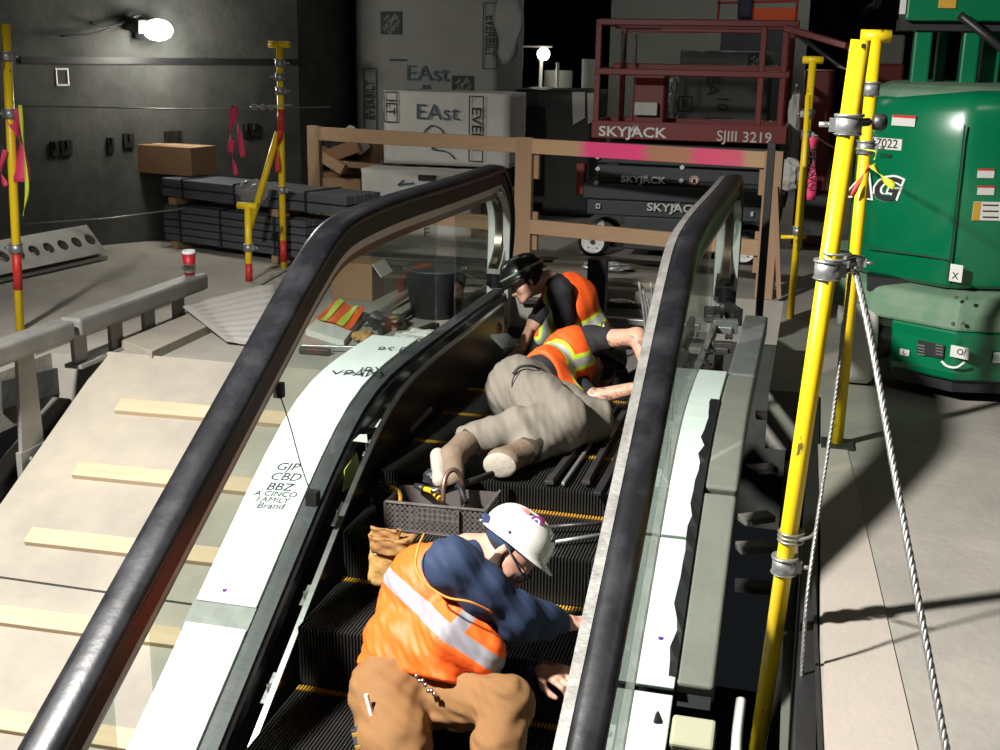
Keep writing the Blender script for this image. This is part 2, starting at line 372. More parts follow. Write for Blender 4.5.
    # support brackets and bolts between the glass channel and the skirt
    for k in range(13):
        y = 2.3 + k*.31; z = Dz(y); xa, xb = (X+.075, SX-.02) if sgn > 0 else (SX+.02, X-.04)
        bm = BM()
        beam(bm, (xa, y, z-.10), (xb, y, z-.10), .09 + .03*(k % 2), .006, up=(0, -.5, 1))
        beam(bm, ((xa+xb)/2, y-.02, z-.10), ((xa+xb)/2, y+.02, z-.34), .05, .008, up=(1, 0, 0))
        cyl(bm, (xa+.02, y-.02, z-.10), (xa+.02, y-.02, z-.075), .012, n=6); cyl(bm, (xb-.02, y+.02, z-.10), (xb-.02, y+.02, z-.08), .012, n=6)
        o = finish('bracket', bm, [M['galv'], M['silver_dusty'], M['dark_steel']][k % 3] , esc, bevel=.001)
    bm = BM(); ys3 = [.8+i*.2 for i in range(29)]
    sweep(bm, [Vector(((X+SX)/2, y, Dz(y)-.36)) for y in ys3], [(-.04, .05), (.04, .05), (.04, -.05), (-.04, -.05)], (1, 0, 0)); finish('truss_rail', bm, M['dark_steel'], esc)

# steps: ribbed treads with a yellow comb line along the back and ribbed risers
def add_step(y0, z, yn=None, zn=None, full=True):
    x0, x1 = -1.505, -.56; n = 84; dx = (x1-x0)/n
    bm = BM(); b2(bm, (x0, y0+.012, z-.03), (x1, y0+.40, z-.012)); s = finish('step', bm, M['step_dark'], esc)
    bm = BM()
    for i in range(n):
        xx = x0 + (i+.5)*dx; b2(bm, (xx-dx*.22, y0+.0, z-.012), (xx+dx*.22, y0+.372, z))
    t = finish('tread_ribs', bm, M['step'], s)
    bm = BM()                                    # riser below the front edge
    h = .24; b2(bm, (x0, y0+.012, z-h), (x1, y0+.02, z-.03))
    for i in range(n):
        xx = x0 + (i+.5)*dx; prism(bm, [(xx-dx*.22, y0, z-.004), (xx-dx*.22, y0+.014, z-.004), (xx-dx*.22, y0+.034, z-h), (xx-dx*.22, y0+.012, z-h)], (dx*.44, 0, 0))
    finish('riser', bm, M['step_dark'] if False else M['riser'], s)
    bm = BM()
    for i in range(n):
        xx = x0 + (i+.5)*dx; b2(bm, (xx-dx*.24, y0+.372, z-.012), (xx+dx*.24, y0+.400, z+.0015))
    finish('comb_line', bm, M['yellow'], s)
M['riser'] = mat('riser aluminium', (.035, .035, .034), .5, .5)
for y0, z in ((1.66, -1.15), (2.06, -.92), (2.46, -.69), (2.86, -.46), (3.26, -.25), (3.66, -.075), (4.06, .018), (4.46, .02), (4.86, .02)):
    add_step(y0, z)
# truss chords and cross members crossing the open machine pit at the top landing
bm = BM()
for y, z, h in ((5.55, -.12, .06), (5.9, -.2, .08), (6.3, -.1, .05)): b2(bm, (-1.52, y, z-h), (-.55, y+.05, z))
finish('cross_member', bm, M['dark_steel'], esc)
for X in (-1.62, -.45):
    bm = BM(); prism(bm, [(X, 1, Dz(1)-.3), (X, 6.6, -.05), (X, 6.6, -.4), (X, 1, Dz(1)-.8)], (.05, 0, 0)); finish('truss_chord', bm, M['black'], esc)
# ------------------------------------------------------------------ ramp of plywood sheets with nailed cleats (left)
RS = .53                                          # slope of the ramp
def rz(y): return -.0 + RS*(y-5.30)
ramp = thing('plywood_ramp', 'dusty plywood ramp with nailed lumber cleats left of the escalator', 'ramp', (-2.8, 5.3, 0))
for i, (ya, yb) in enumerate(((.9, 2.75), (2.76, 4.05), (4.06, 5.34))):
    bm = BM(); prism(bm, [(-3.49, ya, rz(ya)), (-2.06, ya, rz(ya)), (-2.06, yb, rz(yb)), (-3.49, yb, rz(yb))], (0, .009, -.018))
    finish('plywood_sheet', bm, M['ply'], ramp)
tl = Vector((0, 1, RS)).normalized(); nl = Vector((0, -RS, 1)).normalized()
for px_, py_ in ((119, 408), (77, 472), (30, 538), (-30, 613), (-110, 705), (-200, 810)):
    k_ = Vector(ray(px_, py_)); c_ = Vector(CAM); t_ = (Vector((0, 5.30, 0))-c_).dot(Vector((0, -RS, 1)))/k_.dot(Vector((0, -RS, 1))); q_ = c_+k_*t_; x0, y = max(q_.x, -3.48), q_.y
    bm = BM(); p = Vector((x0, y, rz(y))); beam(bm, p+nl*.012, Vector((-2.10, y+.02, rz(y+.02)))+nl*.012, .085, .034, up=nl)
    c = finish('cleat', bm, M['wood_pale'], ramp, bevel=.003)
    bm = BM()
    q = p + Vector((.09, .01, 0)) + nl*.028; cyl(bm, q, q+nl*.004, .006, n=8)
    finish('nail', bm, M['dark_steel'], c)
# ------------------------------------------------------------------ grey steel guard pieces left of the ramp
def guard(name, label, y0, y1, posts, x=-3.525, bottom=True):
    y0, y1 = y0*1.037, y1*1.037; posts = [y*1.037 for y in posts]
    t = thing(name, label, 'railing', (x, (y0+y1)/2, 0), 'grey steel guard sections')
    bm = BM(); b2(bm, (x-.062, y0, .158), (x+.062, y1, .253)); finish('top_bar', bm, M['grey_paint'], t, bevel=.018, segs=3)
    if bottom:
        bm = BM(); b2(bm, (x-.05, y0, -.01), (x+.05, y1, .012)); finish('bottom_bar', bm, M['grey_paint'], t, bevel=.004)
    for y in posts:
        bm = BM(); b2(bm, (x-.012, y-.055, 0 if bottom else -.45), (x+.012, y+.057, .165)); finish('post', bm, M['grey_paint'], t, bevel=.003)
    return t
guard('steel_guard', 'grey steel guard section with four posts, near the paper cup', 4.90, 6.18, (4.96, 5.28, 5.60, 5.92))
g2 = guard('steel_guard', 'grey steel guard section cut by the left edge on one bolted post', 3.4, 4.86, (), bottom=False)
bm = BM(); prism(bm, [(-3.535, 4.65, .18), (-3.535, 4.77, .18), (-3.535, 4.80, -.55), (-3.535, 4.60, -.55)], (.02, 0, 0)); box(bm, (-3.525, 4.70, -.42), (.03, .2, .24)); 
for k in range(3):
    for j in (-1, 1): cyl(bm, (-3.512, 4.70+j*.03, -.49+k*.07), (-3.500, 4.70+j*.03, -.49+k*.07), .012, n=8)
finish('post', bm, M['grey_paint'], g2, bevel=.003)
del g2['group']
bm = BM(); a, b = W(64, 402, X=-3.66), W(-40, 528, X=-3.66); beam(bm, a, b, .11, .07, up=(0, -.6, 1))
tag(finish('steel_beam', bm, M['grey_paint'], bevel=.012), 'grey steel beam sloping down into the dark beside the ramp', 'beam')
# dark truss of the neighbouring pit
bm = BM(); beam(bm, W(0, 395, X=-3.78), W(100, 370, X=-3.78), .02, .14); tag(finish('bolted_plate', bm, M['concrete_dark']), 'dark bolted plate behind the cut guard section', 'plate')
# lumber kerb behind the guard
bm = BM(); b2(bm, (-3.98, 3.2, 0), (-3.86, 5.2, .05)); b2(bm, (-3.96, 5.22, 0), (-3.84, 6.6, .045)); tag(finish('kerb_board', bm, M['ply'], bevel=.004), 'dusty board lying flat behind the steel guard', 'board')
# paper cup on the end of the guard
cb = thing('paper_cup', 'red paper cup with white lid by the end of the grey guard', 'cup', (-3.41, 5.98, .30))
c0 = Vector((-3.545, 6.33, .254))
bm = BM(); lathe(bm, [(.030, 0), (.040, .128), (.037, .128)], c0); finish('cup_body', bm, mat('cup red', (.42, .012, .02), .45), cb)
bm = BM(); lathe(bm, [(.0325, .016), (.0370, .066), (.0370, .0655)], c0 + Vector((0, 0, 0))); finish('cup_sleeve', bm, M['paper'], cb)
bm = BM(); lathe(bm, [(.042, .126), (.042, .136), (.037, .148), (.035, .143), (0, .143)], c0); finish('lid', bm, M['white'], cb)
text('sleeve_lettering', 'COFF', M['ink'], cb, (c0.x+.012, c0.y-.040, c0.z+.042), (1, 0.1, 0), (0, 0, 1), .03)
# ------------------------------------------------------------------ loose boards and corrugated panel on the landing
bm = BM()
P = [W(120, 345, Z=.02), W(152, 357, Z=.02), W(235, 318, Z=.02), W(205, 308, Z=.02)]
P = [Vector((p.x, p.y, .0)) for p in P]; prism(bm, P, (0, 0, .05)); tag(finish('timber_offcut', bm, M['ply'], bevel=.004), 'thick dusty board lying at the top edge of the ramp', 'board')
P = [W(183, 308, Z=.10), W(210, 282, Z=.20), W(276, 284, Z=.20), W(300, 312, Z=.10), W(278, 347, Z=.02), W(226, 342, Z=.02)]
bm = BM(); n = 34
A, B_, C_, D_ = P[0], P[2], P[5], P[4]
def corr(u, v):
    p = (A*(1-u)+B_*u)*(1-v) + (C_*(1-u)+D_*u)*v
    return p + Vector((0, 0, .012*sin(v*pi*18)*(1 if .22 < u < .85 else 0)))
grid_cloth(bm, corr, 12, 72)
o = tag(finish('corrugated_panel', bm, mat('dusty panel', (.30, .29, .27), .8, col2=(.22, .21, .19), scale=5)), 'dusty grey corrugated panel propped behind the left handrail', 'panel')
sm = o.modifiers.new('thick', 'SOLIDIFY'); sm.thickness = .012
for (x0, y0, x1, y1, l) in ((247, 292, 300, 262, 'thin dark steel strip leaning past the corrugated panel'), (262, 300, 282, 330, 'pale steel strip lying against the corrugated panel')):
    bm = BM(); beam(bm, W(x0, y0, Z=.14), W(x1, y1, Z=.03), .03, .012); tag(finish('steel_strip', bm, M['grey_paint']), l, 'strip')
# ------------------------------------------------------------------ perforated slab
vp_ = thing('perforated_slab', 'grey steel rail with a row of round holes at the left wall', 'rail', (-5.3, 7.4, 0))
a, b = W(-30, 285, Z=.03), W(103, 256, Z=.03); d = (b-a).normalized(); sd = Vector((0, 0, 1)).cross(d).normalized()
bm = BM(); L_ = (b-a).length; up = (Vector((0, 0, 1))*.75 + sd*.66).normalized(); nr = d.cross(up)
n = 9; w_ = .26
for i in range(n):
    c = a + d*(L_*(i+.5)/n) + up*w_*.5; cw = L_/n
    ring = [c + d*cos(t*2*pi/16)*.045 + up*sin(t*2*pi/16)*.045 for t in range(16)]
    sq = []
    for t in range(16):
        ct, st = cos(t*2*pi/16), sin(t*2*pi/16); k = 1/max(abs(ct), abs(st)); sq.append(c + d*ct*k*cw/2 + up*st*k*w_/2)
    for dep in (0,):
        R1 = [bm.verts.new(p) for p in ring]; R2 = [bm.verts.new(p) for p in sq]; R3 = [bm.verts.new(p+nr*.05) for p in ring]; R4 = [bm.verts.new(p+nr*.05) for p in sq]
        for t in range(16):
            u = (t+1) % 16
            bm.faces.new((R1[t], R1[u], R2[u], R2[t])); bm.faces.new((R1[t], R3[t], R3[u], R1[u])); bm.faces.new((R3[t], R4[t], R4[u], R3[u]))
bmesh.ops.remove_doubles(bm, verts=bm.verts, dist=1e-4)
finish('slotted_web', bm, M['grey_paint'], vp_)
bm = BM(); beam(bm, a-nr*.01, b-nr*.01, .10, .02, up=(0, 0, 1)); finish('base_flange', bm, M['grey_paint'], vp_)
# ------------------------------------------------------------------ wall fittings
slots = [(54, 149), (66, 148), (110, 145), (128, 141), (167, 138.5), (176, 138), (245, 131), (253, 130)]
for i, (x, y) in enumerate(slots):
    p = on_wall(x, y); bm = BM(); beam(bm, p-Vector((0, 0, .05)), p+Vector((0, 0, .06)), .085 if i % 2 else .05, .05, up=WN)
    box(bm, p+WN*.03+Vector((0, 0, .03)), (.02, .02, .05))
    tag(finish('wall_bracket', bm, M['black']), 'small black slot bracket low on the stained side wall', 'bracket', 'black slot brackets on the side wall')
p = on_wall(62, 77); bm = BM()
dd = WD.normalized()
for s in (-1, 1): beam(bm, p+dd*.045*s-Vector((0, 0, .06)), p+dd*.045*s+Vector((0, 0, .06)), .012, .014); beam(bm, p-dd*.05+Vector((0, 0, .06*s)), p+dd*.05+Vector((0, 0, .06*s)), .012, .014)
tag(finish('outlet_frame', bm, M['paper']), 'small pale rectangular frame on the side wall', 'frame')
# hanging cables by the lamp
bm = BM(); tube(bm, spline([on_wall(90, 22, .1), on_wall(108, 27, .1), on_wall(140, 14, .1)], 6), .008); tube(bm, spline([on_wall(60, 36, .1), on_wall(100, 32, .1), on_wall(142, 14, .1)], 6), .008)
tag(finish('lamp_cable', bm, M['black']), 'black cables drooping along the wall to the lamp', 'cable')
# wall floodlight
lp = on_wall(158, 30, .3)
wlm = thing('wall_lamp', 'glaring round white lamp high on the side wall', 'lamp', lp)
bm = BM(); bmesh.ops.create_uvsphere(bm, u_segments=24, v_segments=16, radius=.10, matrix=Matrix.Translation(lp) @ Matrix.Diagonal((1.15, 1, .8, 1)))
finish('bulb', bm, emit_mat('lamp glow', (1, .98, .9), 60), wlm, smooth=True)
bm = BM(); beam(bm, lp - WN*.02 + Vector((0, 0, .02)) - dd*.12, lp - WN*.28 + Vector((0, 0, .05)) - dd*.12, .06, .1); box(bm, lp-WN*.2, (.12, .12, .16)); finish('housing', bm, M['black'], wlm)
point('wall_lamp_light', lp + WN*.22 + Vector((0, 0, -.12)), 32, .12, (1, .95, .82))
# wire along the wall
for (a, b, l) in ((on_wall(8, 106, .9), on_wall(330, 107, .5), 'upper thin wire rope strung across in front of the side wall'), (on_wall(20, 224, .6), on_wall(190, 208, .6), 'lower thin wire rope strung in front of the side wall')):
    bm = BM(); tube(bm, [a, (a+b)/2-Vector((0, 0, .02)), b], .006, 6); tag(finish('guard_wire', bm, M['rope']), l, 'wire rope')
# ------------------------------------------------------------------ yellow edge-protection poles
def clamp(t, p, r=.026, m='galv', bolt=(1, 0, 0), h=.05):
    p = Vector(p); bm = BM(); cyl(bm, p-Vector((0, 0, h/2)), p+Vector((0, 0, h/2)), r+.009, n=20)
    for s in (-1, 1): cyl(bm, p+Vector((0, 0, h/2*s-.004*s)), p+Vector((0, 0, h/2*s+.003)), r+.013, n=20)
    bd = Vector(bolt).normalized(); q = p+bd*(r+.03); box(bm, p+bd*(r+.012), (.022, .018, h*.7)); cyl(bm, q-bd*.01, q+bd*.018, .007, n=8)
    return finish('clamp', bm, M[m], t)
def pole(label, base, top, r=.024, tee=None, reds=(), clamps=(), group=None):
    base, top = Vector(base), Vector(top)
    t = thing('yellow_pole', label, 'pole', base, group)
    d = top-base; L_ = d.length; segs = []; cur = 0
    bm = BM(); cyl(bm, base, top, r, n=20); finish('tube', bm, M['pole_yellow'], t)
    for a, b in reds:
        bm = BM(); cyl(bm, base+d*a, base+d*b, r*1.03, n=20); finish('red_band', bm, M['pole_red'], t)
    if tee:
        bm = BM(); tv = Vector(tee); cyl(bm, top-tv*.5, top+tv*.5, r, n=16); 
        finish('tee_bar', bm, M['pole_yellow'], t)
    for c in clamps: clamp(t, base+d*c[0], r, bolt=c[1] if len(c) > 1 else (1, 0, 0))
    return t
# left-edge pole
pole('yellow pole with red lower section at the left edge', (-4.27, 5.69, 0), W(5.5, 24, Y=5.72), .024, reds=((.14, .28),), clamps=((.28, (-1, 0, 0)), (.72, (-1, 0, 0)), (.90, (1, 0, 0))))
# double tee pole by the steel bundles
p280 = pole('tall yellow tee pole with slanted brace before the steel bundles', (-3.72, 8.02, 0), (-3.70, 8.02, 1.59), .024, tee=(.16, 0, 0), reds=((.03, .13), (.62, .72)), clamps=((.36,), (.80, (1, 0, 0)), (.86, (-1, 0, 0)), (.92, (1, 0, 0))))
bm = BM(); cyl(bm, W(250, 228, Y=7.9), W(278, 132, Y=7.98), .024, n=16); finish('brace', bm, M['pole_yellow'], p280)
bm = BM()
for x in (255, 263, 271): q = W(x, 107, Y=8.0); lathe(bm, [(.02, -.02), (.024, 0), (.02, .02)], q, (0, 1, 0), n=12)
cyl(bm, W(250, 107, Y=8.0), W(292, 105, Y=8.0), .006, n=8); finish('eye_bolt', bm, M['galv'], p280)
pole('short yellow tee pole with red foot', (-3.73, 7.47, 0), W(248, 206, Y=7.47), .024, tee=(.15, 0, 0), reds=((.0, .24),), clamps=((.45,),))
# pole behind the right end of the barrier
p812 = pole('yellow tee pole beyond the right barrier post', (-.065, 7.48, 0), W(813, 60, Y=7.48), .022, tee=(.12, 0, 0), clamps=((.35,), (.72,), (.80, (-1, 0, 0))))
bm = BM(); cyl(bm, W(781, 237, Y=7.48), W(806, 237, Y=7.48), .012, n=10); finish('cross_tube', bm, M['pole_yellow'], p812)
bm = BM(); cyl(bm, W(799, 250, Y=7.46), W(808, 95, Y=7.46), .016, n=12); finish('second_tube', bm, M['pole_yellow'], p812)
# main foreground pole and tee pole
pm = pole('thick yellow foreground pole with chipped paint between escalator and floor', W(750, 800, Y=3.2), W(861, 40, Y=3.2), .0245, clamps=((.35, (1, 0, 0)), (.735, (1, 0, 0)), (.905, (-1, 0, 0))))
bm = BM(); q = W(861.5, 46, Y=3.2) + Vector((.004, -.0238, 0)); cyl(bm, q, q+Vector((0, -.003, 0)), .006, n=12); finish('pin_hole', bm, M['ink'], pm)
bm = BM(); cyl(bm, W(846, 124, Y=3.19), W(868, 122, Y=3.3), .011, n=10); lathe(bm, [(.006, 0), (.02, .004), (.022, .03), (.016, .036)], W(872, 122, Y=3.3), (1, .2, 0)); finish('coupler_bolt', bm, M['dark_steel'], pm)
pt = pole('yellow tee-topped pole standing on the concrete before the green machine', (.19, 4.96, 0), W(876, 36, Y=4.96), .024, tee=(.115, 0, 0), clamps=((.745, (1, 0, 0)), (.88, (-1, .5, 0)), (.47, (1, 0, 0))))
bm = BM(); box(bm, (.19, 4.96, .006), (.13, .13, .012)); finish('base_plate', bm, M['dark_steel'], pt)
# ------------------------------------------------------------------ wire ropes
def wire(label, pts, r, group=None):
    pts = spline(pts, 10); bm = BM()
    # three twisted strands
    for s in range(4):
        q = []; L_ = 0; prev = pts[0]; fine = []
        for a, b in zip(pts, pts[1:]):
            k = max(1, int((b-a).length/.008)); fine += [a.lerp(b, i/k) for i in range(k)]
        for i, p in enumerate(fine):
            d = (fine[min(i+1, len(fine)-1)]-fine[max(i-1, 0)]).normalized(); x, y, _ = frame_of(d); ang = i*.008/(r*9)*2*pi + s*pi/2
            q.append(p + (x*cos(ang)+y*sin(ang))*r*.5)
        tube(bm, q, r*.62, 6)
    return tag(finish('wire_rope', bm, M['rope']), label, 'wire rope')
wire('thick twisted steel wire rope slanting down across the right floor', [W(852, 256, Y=3.25), W(872, 345, Y=3.05), W(905, 530, Y=2.75), W(950, 770, Y=2.45)], .0085)
wire('thin wire rope hanging beside the yellow foreground pole', [W(852, 258, Y=3.25), W(835, 400, Y=3.2), W(816, 530, Y=3.1), W(805, 620, Y=3.0), W(797, 770, Y=2.9)], .0052)
bm = BM()
for k in range(3): 
    q = [W(791, 536, Y=3.2) + Vector((cos(a)*.034, sin(a)*.034, -.012+.012*k)) for a in [i*2*pi/16 for i in range(17)]]; tube(bm, q, .004, 6)
tube(bm, spline([W(800, 540, Y=3.16), W(812, 536, Y=3.12), W(817, 528, Y=3.1)], 5), .005, 6)
tag(finish('wire_loop', bm, M['rope']), 'loop of wire wrapped round the lower clamp of the foreground pole', 'wire'); bm = BM()
for k in range(2):
    q = [W(836, 256, Y=3.2) + Vector((cos(a)*.036, sin(a)*.036, -.006+.014*k)) for a in [i*2*pi/16 for i in range(17)]]; tube(bm, q, .0035, 6)
tube(bm, spline([W(845, 258, Y=3.16), W(853, 256, Y=3.2), W(862, 258, Y=3.3)], 5), .005, 6)
tag(finish('wire_loop', bm, M['rope']), 'loop of wire wrapped round the middle clamp of the foreground pole', 'wire')
# wire from pole to left across the back
bm = BM(); tube(bm, spline([W(815, 136, Y=7.4), W(835, 148, Y=6), W(856, 150, Y=4.96)], 6), .004, 6); tag(finish('guard_wire', bm, M['black']), 'thin dark wire from the tee pole to the pole beyond the barrier', 'wire rope')
# ------------------------------------------------------------------ flagging ribbons
def ribbon(name, label, pts, w, m, thick=.0012, parent=None):
    P = spline(pts, 8); bm = BM(); V = []
    for i, p in enumerate(P):
        d = (P[min(i+1, len(P)-1)]-P[max(i-1, 0)]).normalized(); x = Vector((1, .25, 0)); x = (x-d*x.dot(d)).normalized(); x = (x*cos(i*.22)+x.cross(d)*sin(i*.22)*.6)
        V.append((bm.verts.new(p-x*w/2), bm.verts.new(p+x*w/2)))
    for a, b in zip(V, V[1:]): f = bm.faces.new((a[0], a[1], b[1], b[0])); f.smooth = True
    o = finish(name, bm, m); s = o.modifiers.new('s', 'SOLIDIFY'); s.thickness = thick
    return tag(o, label, 'ribbon')
M['rib_lime'] = mat('lime ribbon', (.62, .72, .05), .5); M['rib_red'] = mat('red ribbon', (.6, .05, .03), .5)
M['rib_pink'] = mat('pink ribbon', (.75, .05, .16), .55, col2=(.2, .02, .05), scale=38, contrast=(.62, .66))
ribbon('hanging_tape', 'wide dark pink tape hanging from the pole at the left edge', [W(11, 110, Y=5.7), W(20, 140, Y=5.72), W(22, 182, Y=5.7)], .09, M['rib_pink'])
ribbon('hanging_tape', 'narrow pink tape end left of the left-edge pole', [W(5, 150, Y=5.66), W(1, 172, Y=5.66), W(6, 186, Y=5.66)], .03, M['rib_pink'])
ribbon('hanging_tape', 'lime yellow tape hanging beside the left-edge pole', [W(20, 105, Y=5.69), W(24, 150, Y=5.69), W(27, 190, Y=5.69), W(23, 216, Y=5.69)], .022, M['rib_lime'])
ribbon('hanging_tape', 'pink tape looped over the wire before the side wall', [W(230, 152, Y=8.0), W(231, 130, Y=8.0), W(234.5, 107, Y=8.0), W(239, 130, Y=8.0), W(243, 157, Y=8.0)], .045, M['rib_pink'])
ribbon('hanging_tape', 'long pink tape tail hanging down before the steel bundles', [W(232, 140, Y=7.96), W(233, 158, Y=7.96), W(236, 175, Y=7.96)], .035, M['rib_pink'])
ribbon('hanging_tape', 'red tape wrapped down the tall tee pole', [W(281, 130, Y=7.96), W(277, 150, Y=7.96), W(278, 172, Y=7.96)], .04, M['rib_red'])
ribbon('hanging_tape', 'dark red webbing strung behind the tall tee pole', [W(288, 200, Y=8.2), W(292, 220, Y=8.2), W(296, 246, Y=8.2)], .05, mat('maroon webbing', (.16, .012, .02), .8))
dg_ = ribbon('hanging_tape', 'bright pink danger tape hanging beyond the barrier end', [W(814, 137, Y=7.2), W(813, 165, Y=7.2), W(811, 200, Y=7.2)], .055, M['rib_pink'])
text('tape_lettering', 'DANGER', M['ink'], dg_, W(812, 168, Y=7.16), (-.03, 0, 1), (-1, 0, 0), .06)
ribbon('hanging_tape', 'red tape tied to the tee pole before the green machine', [W(871, 165, Y=4.9), W(862, 177, Y=4.9), W(852, 196, Y=4.9)], .02, M['rib_red'])
ribbon('hanging_tape', 'yellow tape fluttering right of the tee pole', [W(872, 165, Y=4.9), W(883, 178, Y=4.88), W(895, 187, Y=4.88)], .03, M['rib_lime'])
ribbon('hanging_tape', 'thin yellow cord tied round the tee pole clamp', [W(856, 148, Y=4.92), W(868, 150, Y=4.9), W(876, 152, Y=4.9), W(874, 160, Y=4.9)], .008, M['rib_lime'])
# ------------------------------------------------------------------ wooden barrier
BA, BB = Vector((-3.92, 9.0, 0)), Vector((-.20, 8.05, 0)); bd = (BB-BA).normalized(); bn = Vector((-bd.y, bd.x, 0))
bar = thing('wooden_barrier', 'raw lumber guard barrier with pink sprayed top rail across the landing', 'barrier', (BA+BB)/2)
def along(px):                       # point on the barrier line that stands at column px
    k = ray(px, 140); c = Vector(CAM); n = bn; t = n.dot(BA-c)/n.dot(Vector(k)); p = c + Vector(k)*t; return Vector((p.x, p.y, 0))
posts = [along(314.5), along(525), along(776)]
for i, p in enumerate(posts):
    bm = BM(); beam(bm, p, p+Vector((0, 0, .975)), .12 if i != 1 else .135, .04, up=bn); finish('post', bm, M['wood_v'], bar, bevel=.003)
    if i: 
        for z in (.82, .30):
            bm = BM(); q = p + bn*.035 + bd*(.055 if i == 1 else -.05); beam(bm, q+Vector((0, 0, z-.14)), q+Vector((0, 0, z+.14)), .10, .03, up=bn); finish('cleat', bm, M['wood_v'], bar, bevel=.002)
def rail(p, q, z, m=None, off=.0):
    bm = BM(); beam(bm, p+Vector((0, 0, z))+bn*off, q+Vector((0, 0, z))+bn*off, .038, .105, up=(0, 0, 1)); return finish('rail', bm, m or M['wood'], bar, bevel=.003)
rail(posts[0]+bd*.05, posts[1]-bd*.065, .915); rail(posts[0]+bd*.05, posts[1]-bd*.065, .335)
# top right rail carries the pink spray marks
mp_ = mat('pine with pink spray', (.50, .31, .17), .75, bump=.15)
N = mp_.node_tree.nodes; L = mp_.node_tree.links; tc = N.new('ShaderNodeTexCoord'); sx = N.new('ShaderNodeSeparateXYZ'); L.new(tc.outputs['Object'], sx.inputs[0])
cr = N.new('ShaderNodeValToRGB'); cr.color_ramp.elements[0].color = cr.color_ramp.elements[1].color = (.50, .31, .17, 1)
x0_, x1_ = along(535).x, along(768).x
mr = N.new('ShaderNodeMapRange'); mr.inputs[1].default_value = x0_; mr.inputs[2].default_value = x1_; L.new(sx.outputs[0], mr.inputs[0]); 
nz = N.new('ShaderNodeTexNoise'); nz.inputs['Scale'].default_value = 8; L.new(tc.outputs['Object'], nz.inputs['Vector'])
ad = N.new('ShaderNodeMath'); ad.operation = 'MULTIPLY_ADD'; ad.inputs[1].default_value = .12; L.new(nz.outputs['Fac'], ad.inputs[0]); L.new(mr.outputs[0], ad.inputs[2]); L.new(ad.outputs[0], cr.inputs[0])
for pos, c in ((.26, (.50, .31, .17)), (.32, (.85, .06, .22)), (.55, (.85, .06, .22)), (.60, (.45, .2, .12)), (.74, (.45, .2, .12)), (.79, (.8, .08, .2)), (.97, (.7, .12, .18))):
    e = cr.color_ramp.elements.new(pos); e.color = (*c, 1)
L.new(cr.outputs[0], N['Principled BSDF'].inputs['Base Color'])
rail(posts[1]+bd*.065, posts[2]-bd*.05, .915, mp_); rail(posts[1]+bd*.065, posts[2]-bd*.05, .335)
bm = BM(); beam(bm, posts[0]+Vector((.0, -.04, .5)), W(301, 262, Y=8.7), .06, .03); finish('brace', bm, M['wood_v'], bar)
bm = BM(); beam(bm, posts[2]+Vector((.02, -.03, .75)), posts[2]+Vector((.10, -.06, .02)), .03, .07); finish('brace', bm, M['wood_v'], bar)
# ------------------------------------------------------------------ scissor lift
LY = 9.35
def lp_(x, y, Y=LY): return W(x, y, Y=Y)
sl = thing('scissor_lift', 'red platform scissor lift with charcoal scissor stack, lowered behind the barrier', 'lift', (-.95, 9.8, 0))
x0, x1 = -1.70, -.215
D1 = 10.05                           # rear side
bm = BM(); b2(bm, (x0, LY, .93), (x1, LY+.03, 1.065)); b2(bm, (x0, D1-.03, .93), (x1, D1, 1.065)); b2(bm, (x0, LY+.03, .93), (x0+.03, D1-.03, 1.065)); b2(bm, (x1-.03, LY+.03, .93), (x1, D1-.03, 1.065))
finish('toe_board', bm, M['lift_red'], sl, bevel=.006)
bm = BM(); b2(bm, (x0+.03, LY+.03, .94), (x1-.03, D1-.03, .965)); finish('platform_floor', bm, M['lift_black'], sl)
rr = .021
for nm, pts in (('guard_rail', [(x0+.03, LY+.02, 1.80), (x1+.03, LY+.02, 1.80)]), ('guard_rail', [(x0+.02, LY+.02, 1.435), (x1-.02, LY+.02, 1.435)]),
                ('guard_rail', [(x0+.04, D1-.02, 1.79), (x1-.02, D1-.02, 1.79)]), ('guard_rail', [(x0+.04, D1-.02, 1.47), (x1-.02, D1-.02, 1.47)])):
    bm = BM(); beam(bm, pts[0], pts[1], rr*2, rr*2.4 if nm else 0); finish(nm, bm, M['lift_red'], sl, bevel=.008)
for x, y in ((x0+.03, LY+.02), (x1-.06, LY+.02), (x0+.12, D1-.02), (x1-.03, D1-.02), (x1-.22, LY+.02)):
    bm = BM(); beam(bm, (x, y, 1.06 if x != x1-.22 else 1.06), (x + .0, y, 1.82), rr*2.2, rr*1.6); finish('rail_post', bm, M['lift_red'], sl, bevel=.006)
bm = BM()
beam(bm, (x0+.5, LY+.02, 1.745), (x1-.2, LY+.02, 1.745), .03, .03); finish('slide_rail', bm, M['lift_red'], sl, bevel=.006)
bm = BM(); beam(bm, lp_(622, 30, D1), lp_(700, 31, D1), .03, .04); finish('gate_bar', bm, M['lift_red'], sl)
for x in (624, 636): bm = BM(); cyl(bm, lp_(x, 34, D1-.1), lp_(x-1, 66, D1-.1), .012, n=10); finish('gate_post', bm, M['silver_dusty'], sl)
for a, b in (((x0+.03, LY, 1.80), (x0+.03, D1, 1.80)), ((x0+.03, LY, 1.44), (x0+.03, D1, 1.44)), ((x1-.03, LY, 1.80), (x1-.03, D1, 1.80)), ((x1-.03, LY, 1.44), (x1-.03, D1, 1.44))):
    bm = BM(); beam(bm, a, b, rr*1.8, rr*2); finish('end_rail', bm, M['lift_red'], sl, bevel=.006)
bm = BM(); b2(bm, (x0+.26, D1-.35, 1.0), (x0+.52, D1-.12, 1.44)); finish('control_box', bm, M['lift_red'], sl, bevel=.02)
bm = BM(); c = Vector((x0+.38, D1-.40, 1.10)); b2(bm, c-Vector((.09, .03, .0)), c+Vector((.09, .03, .10))); finish('manual_holder', bm, M['paper'], sl, bevel=.006)
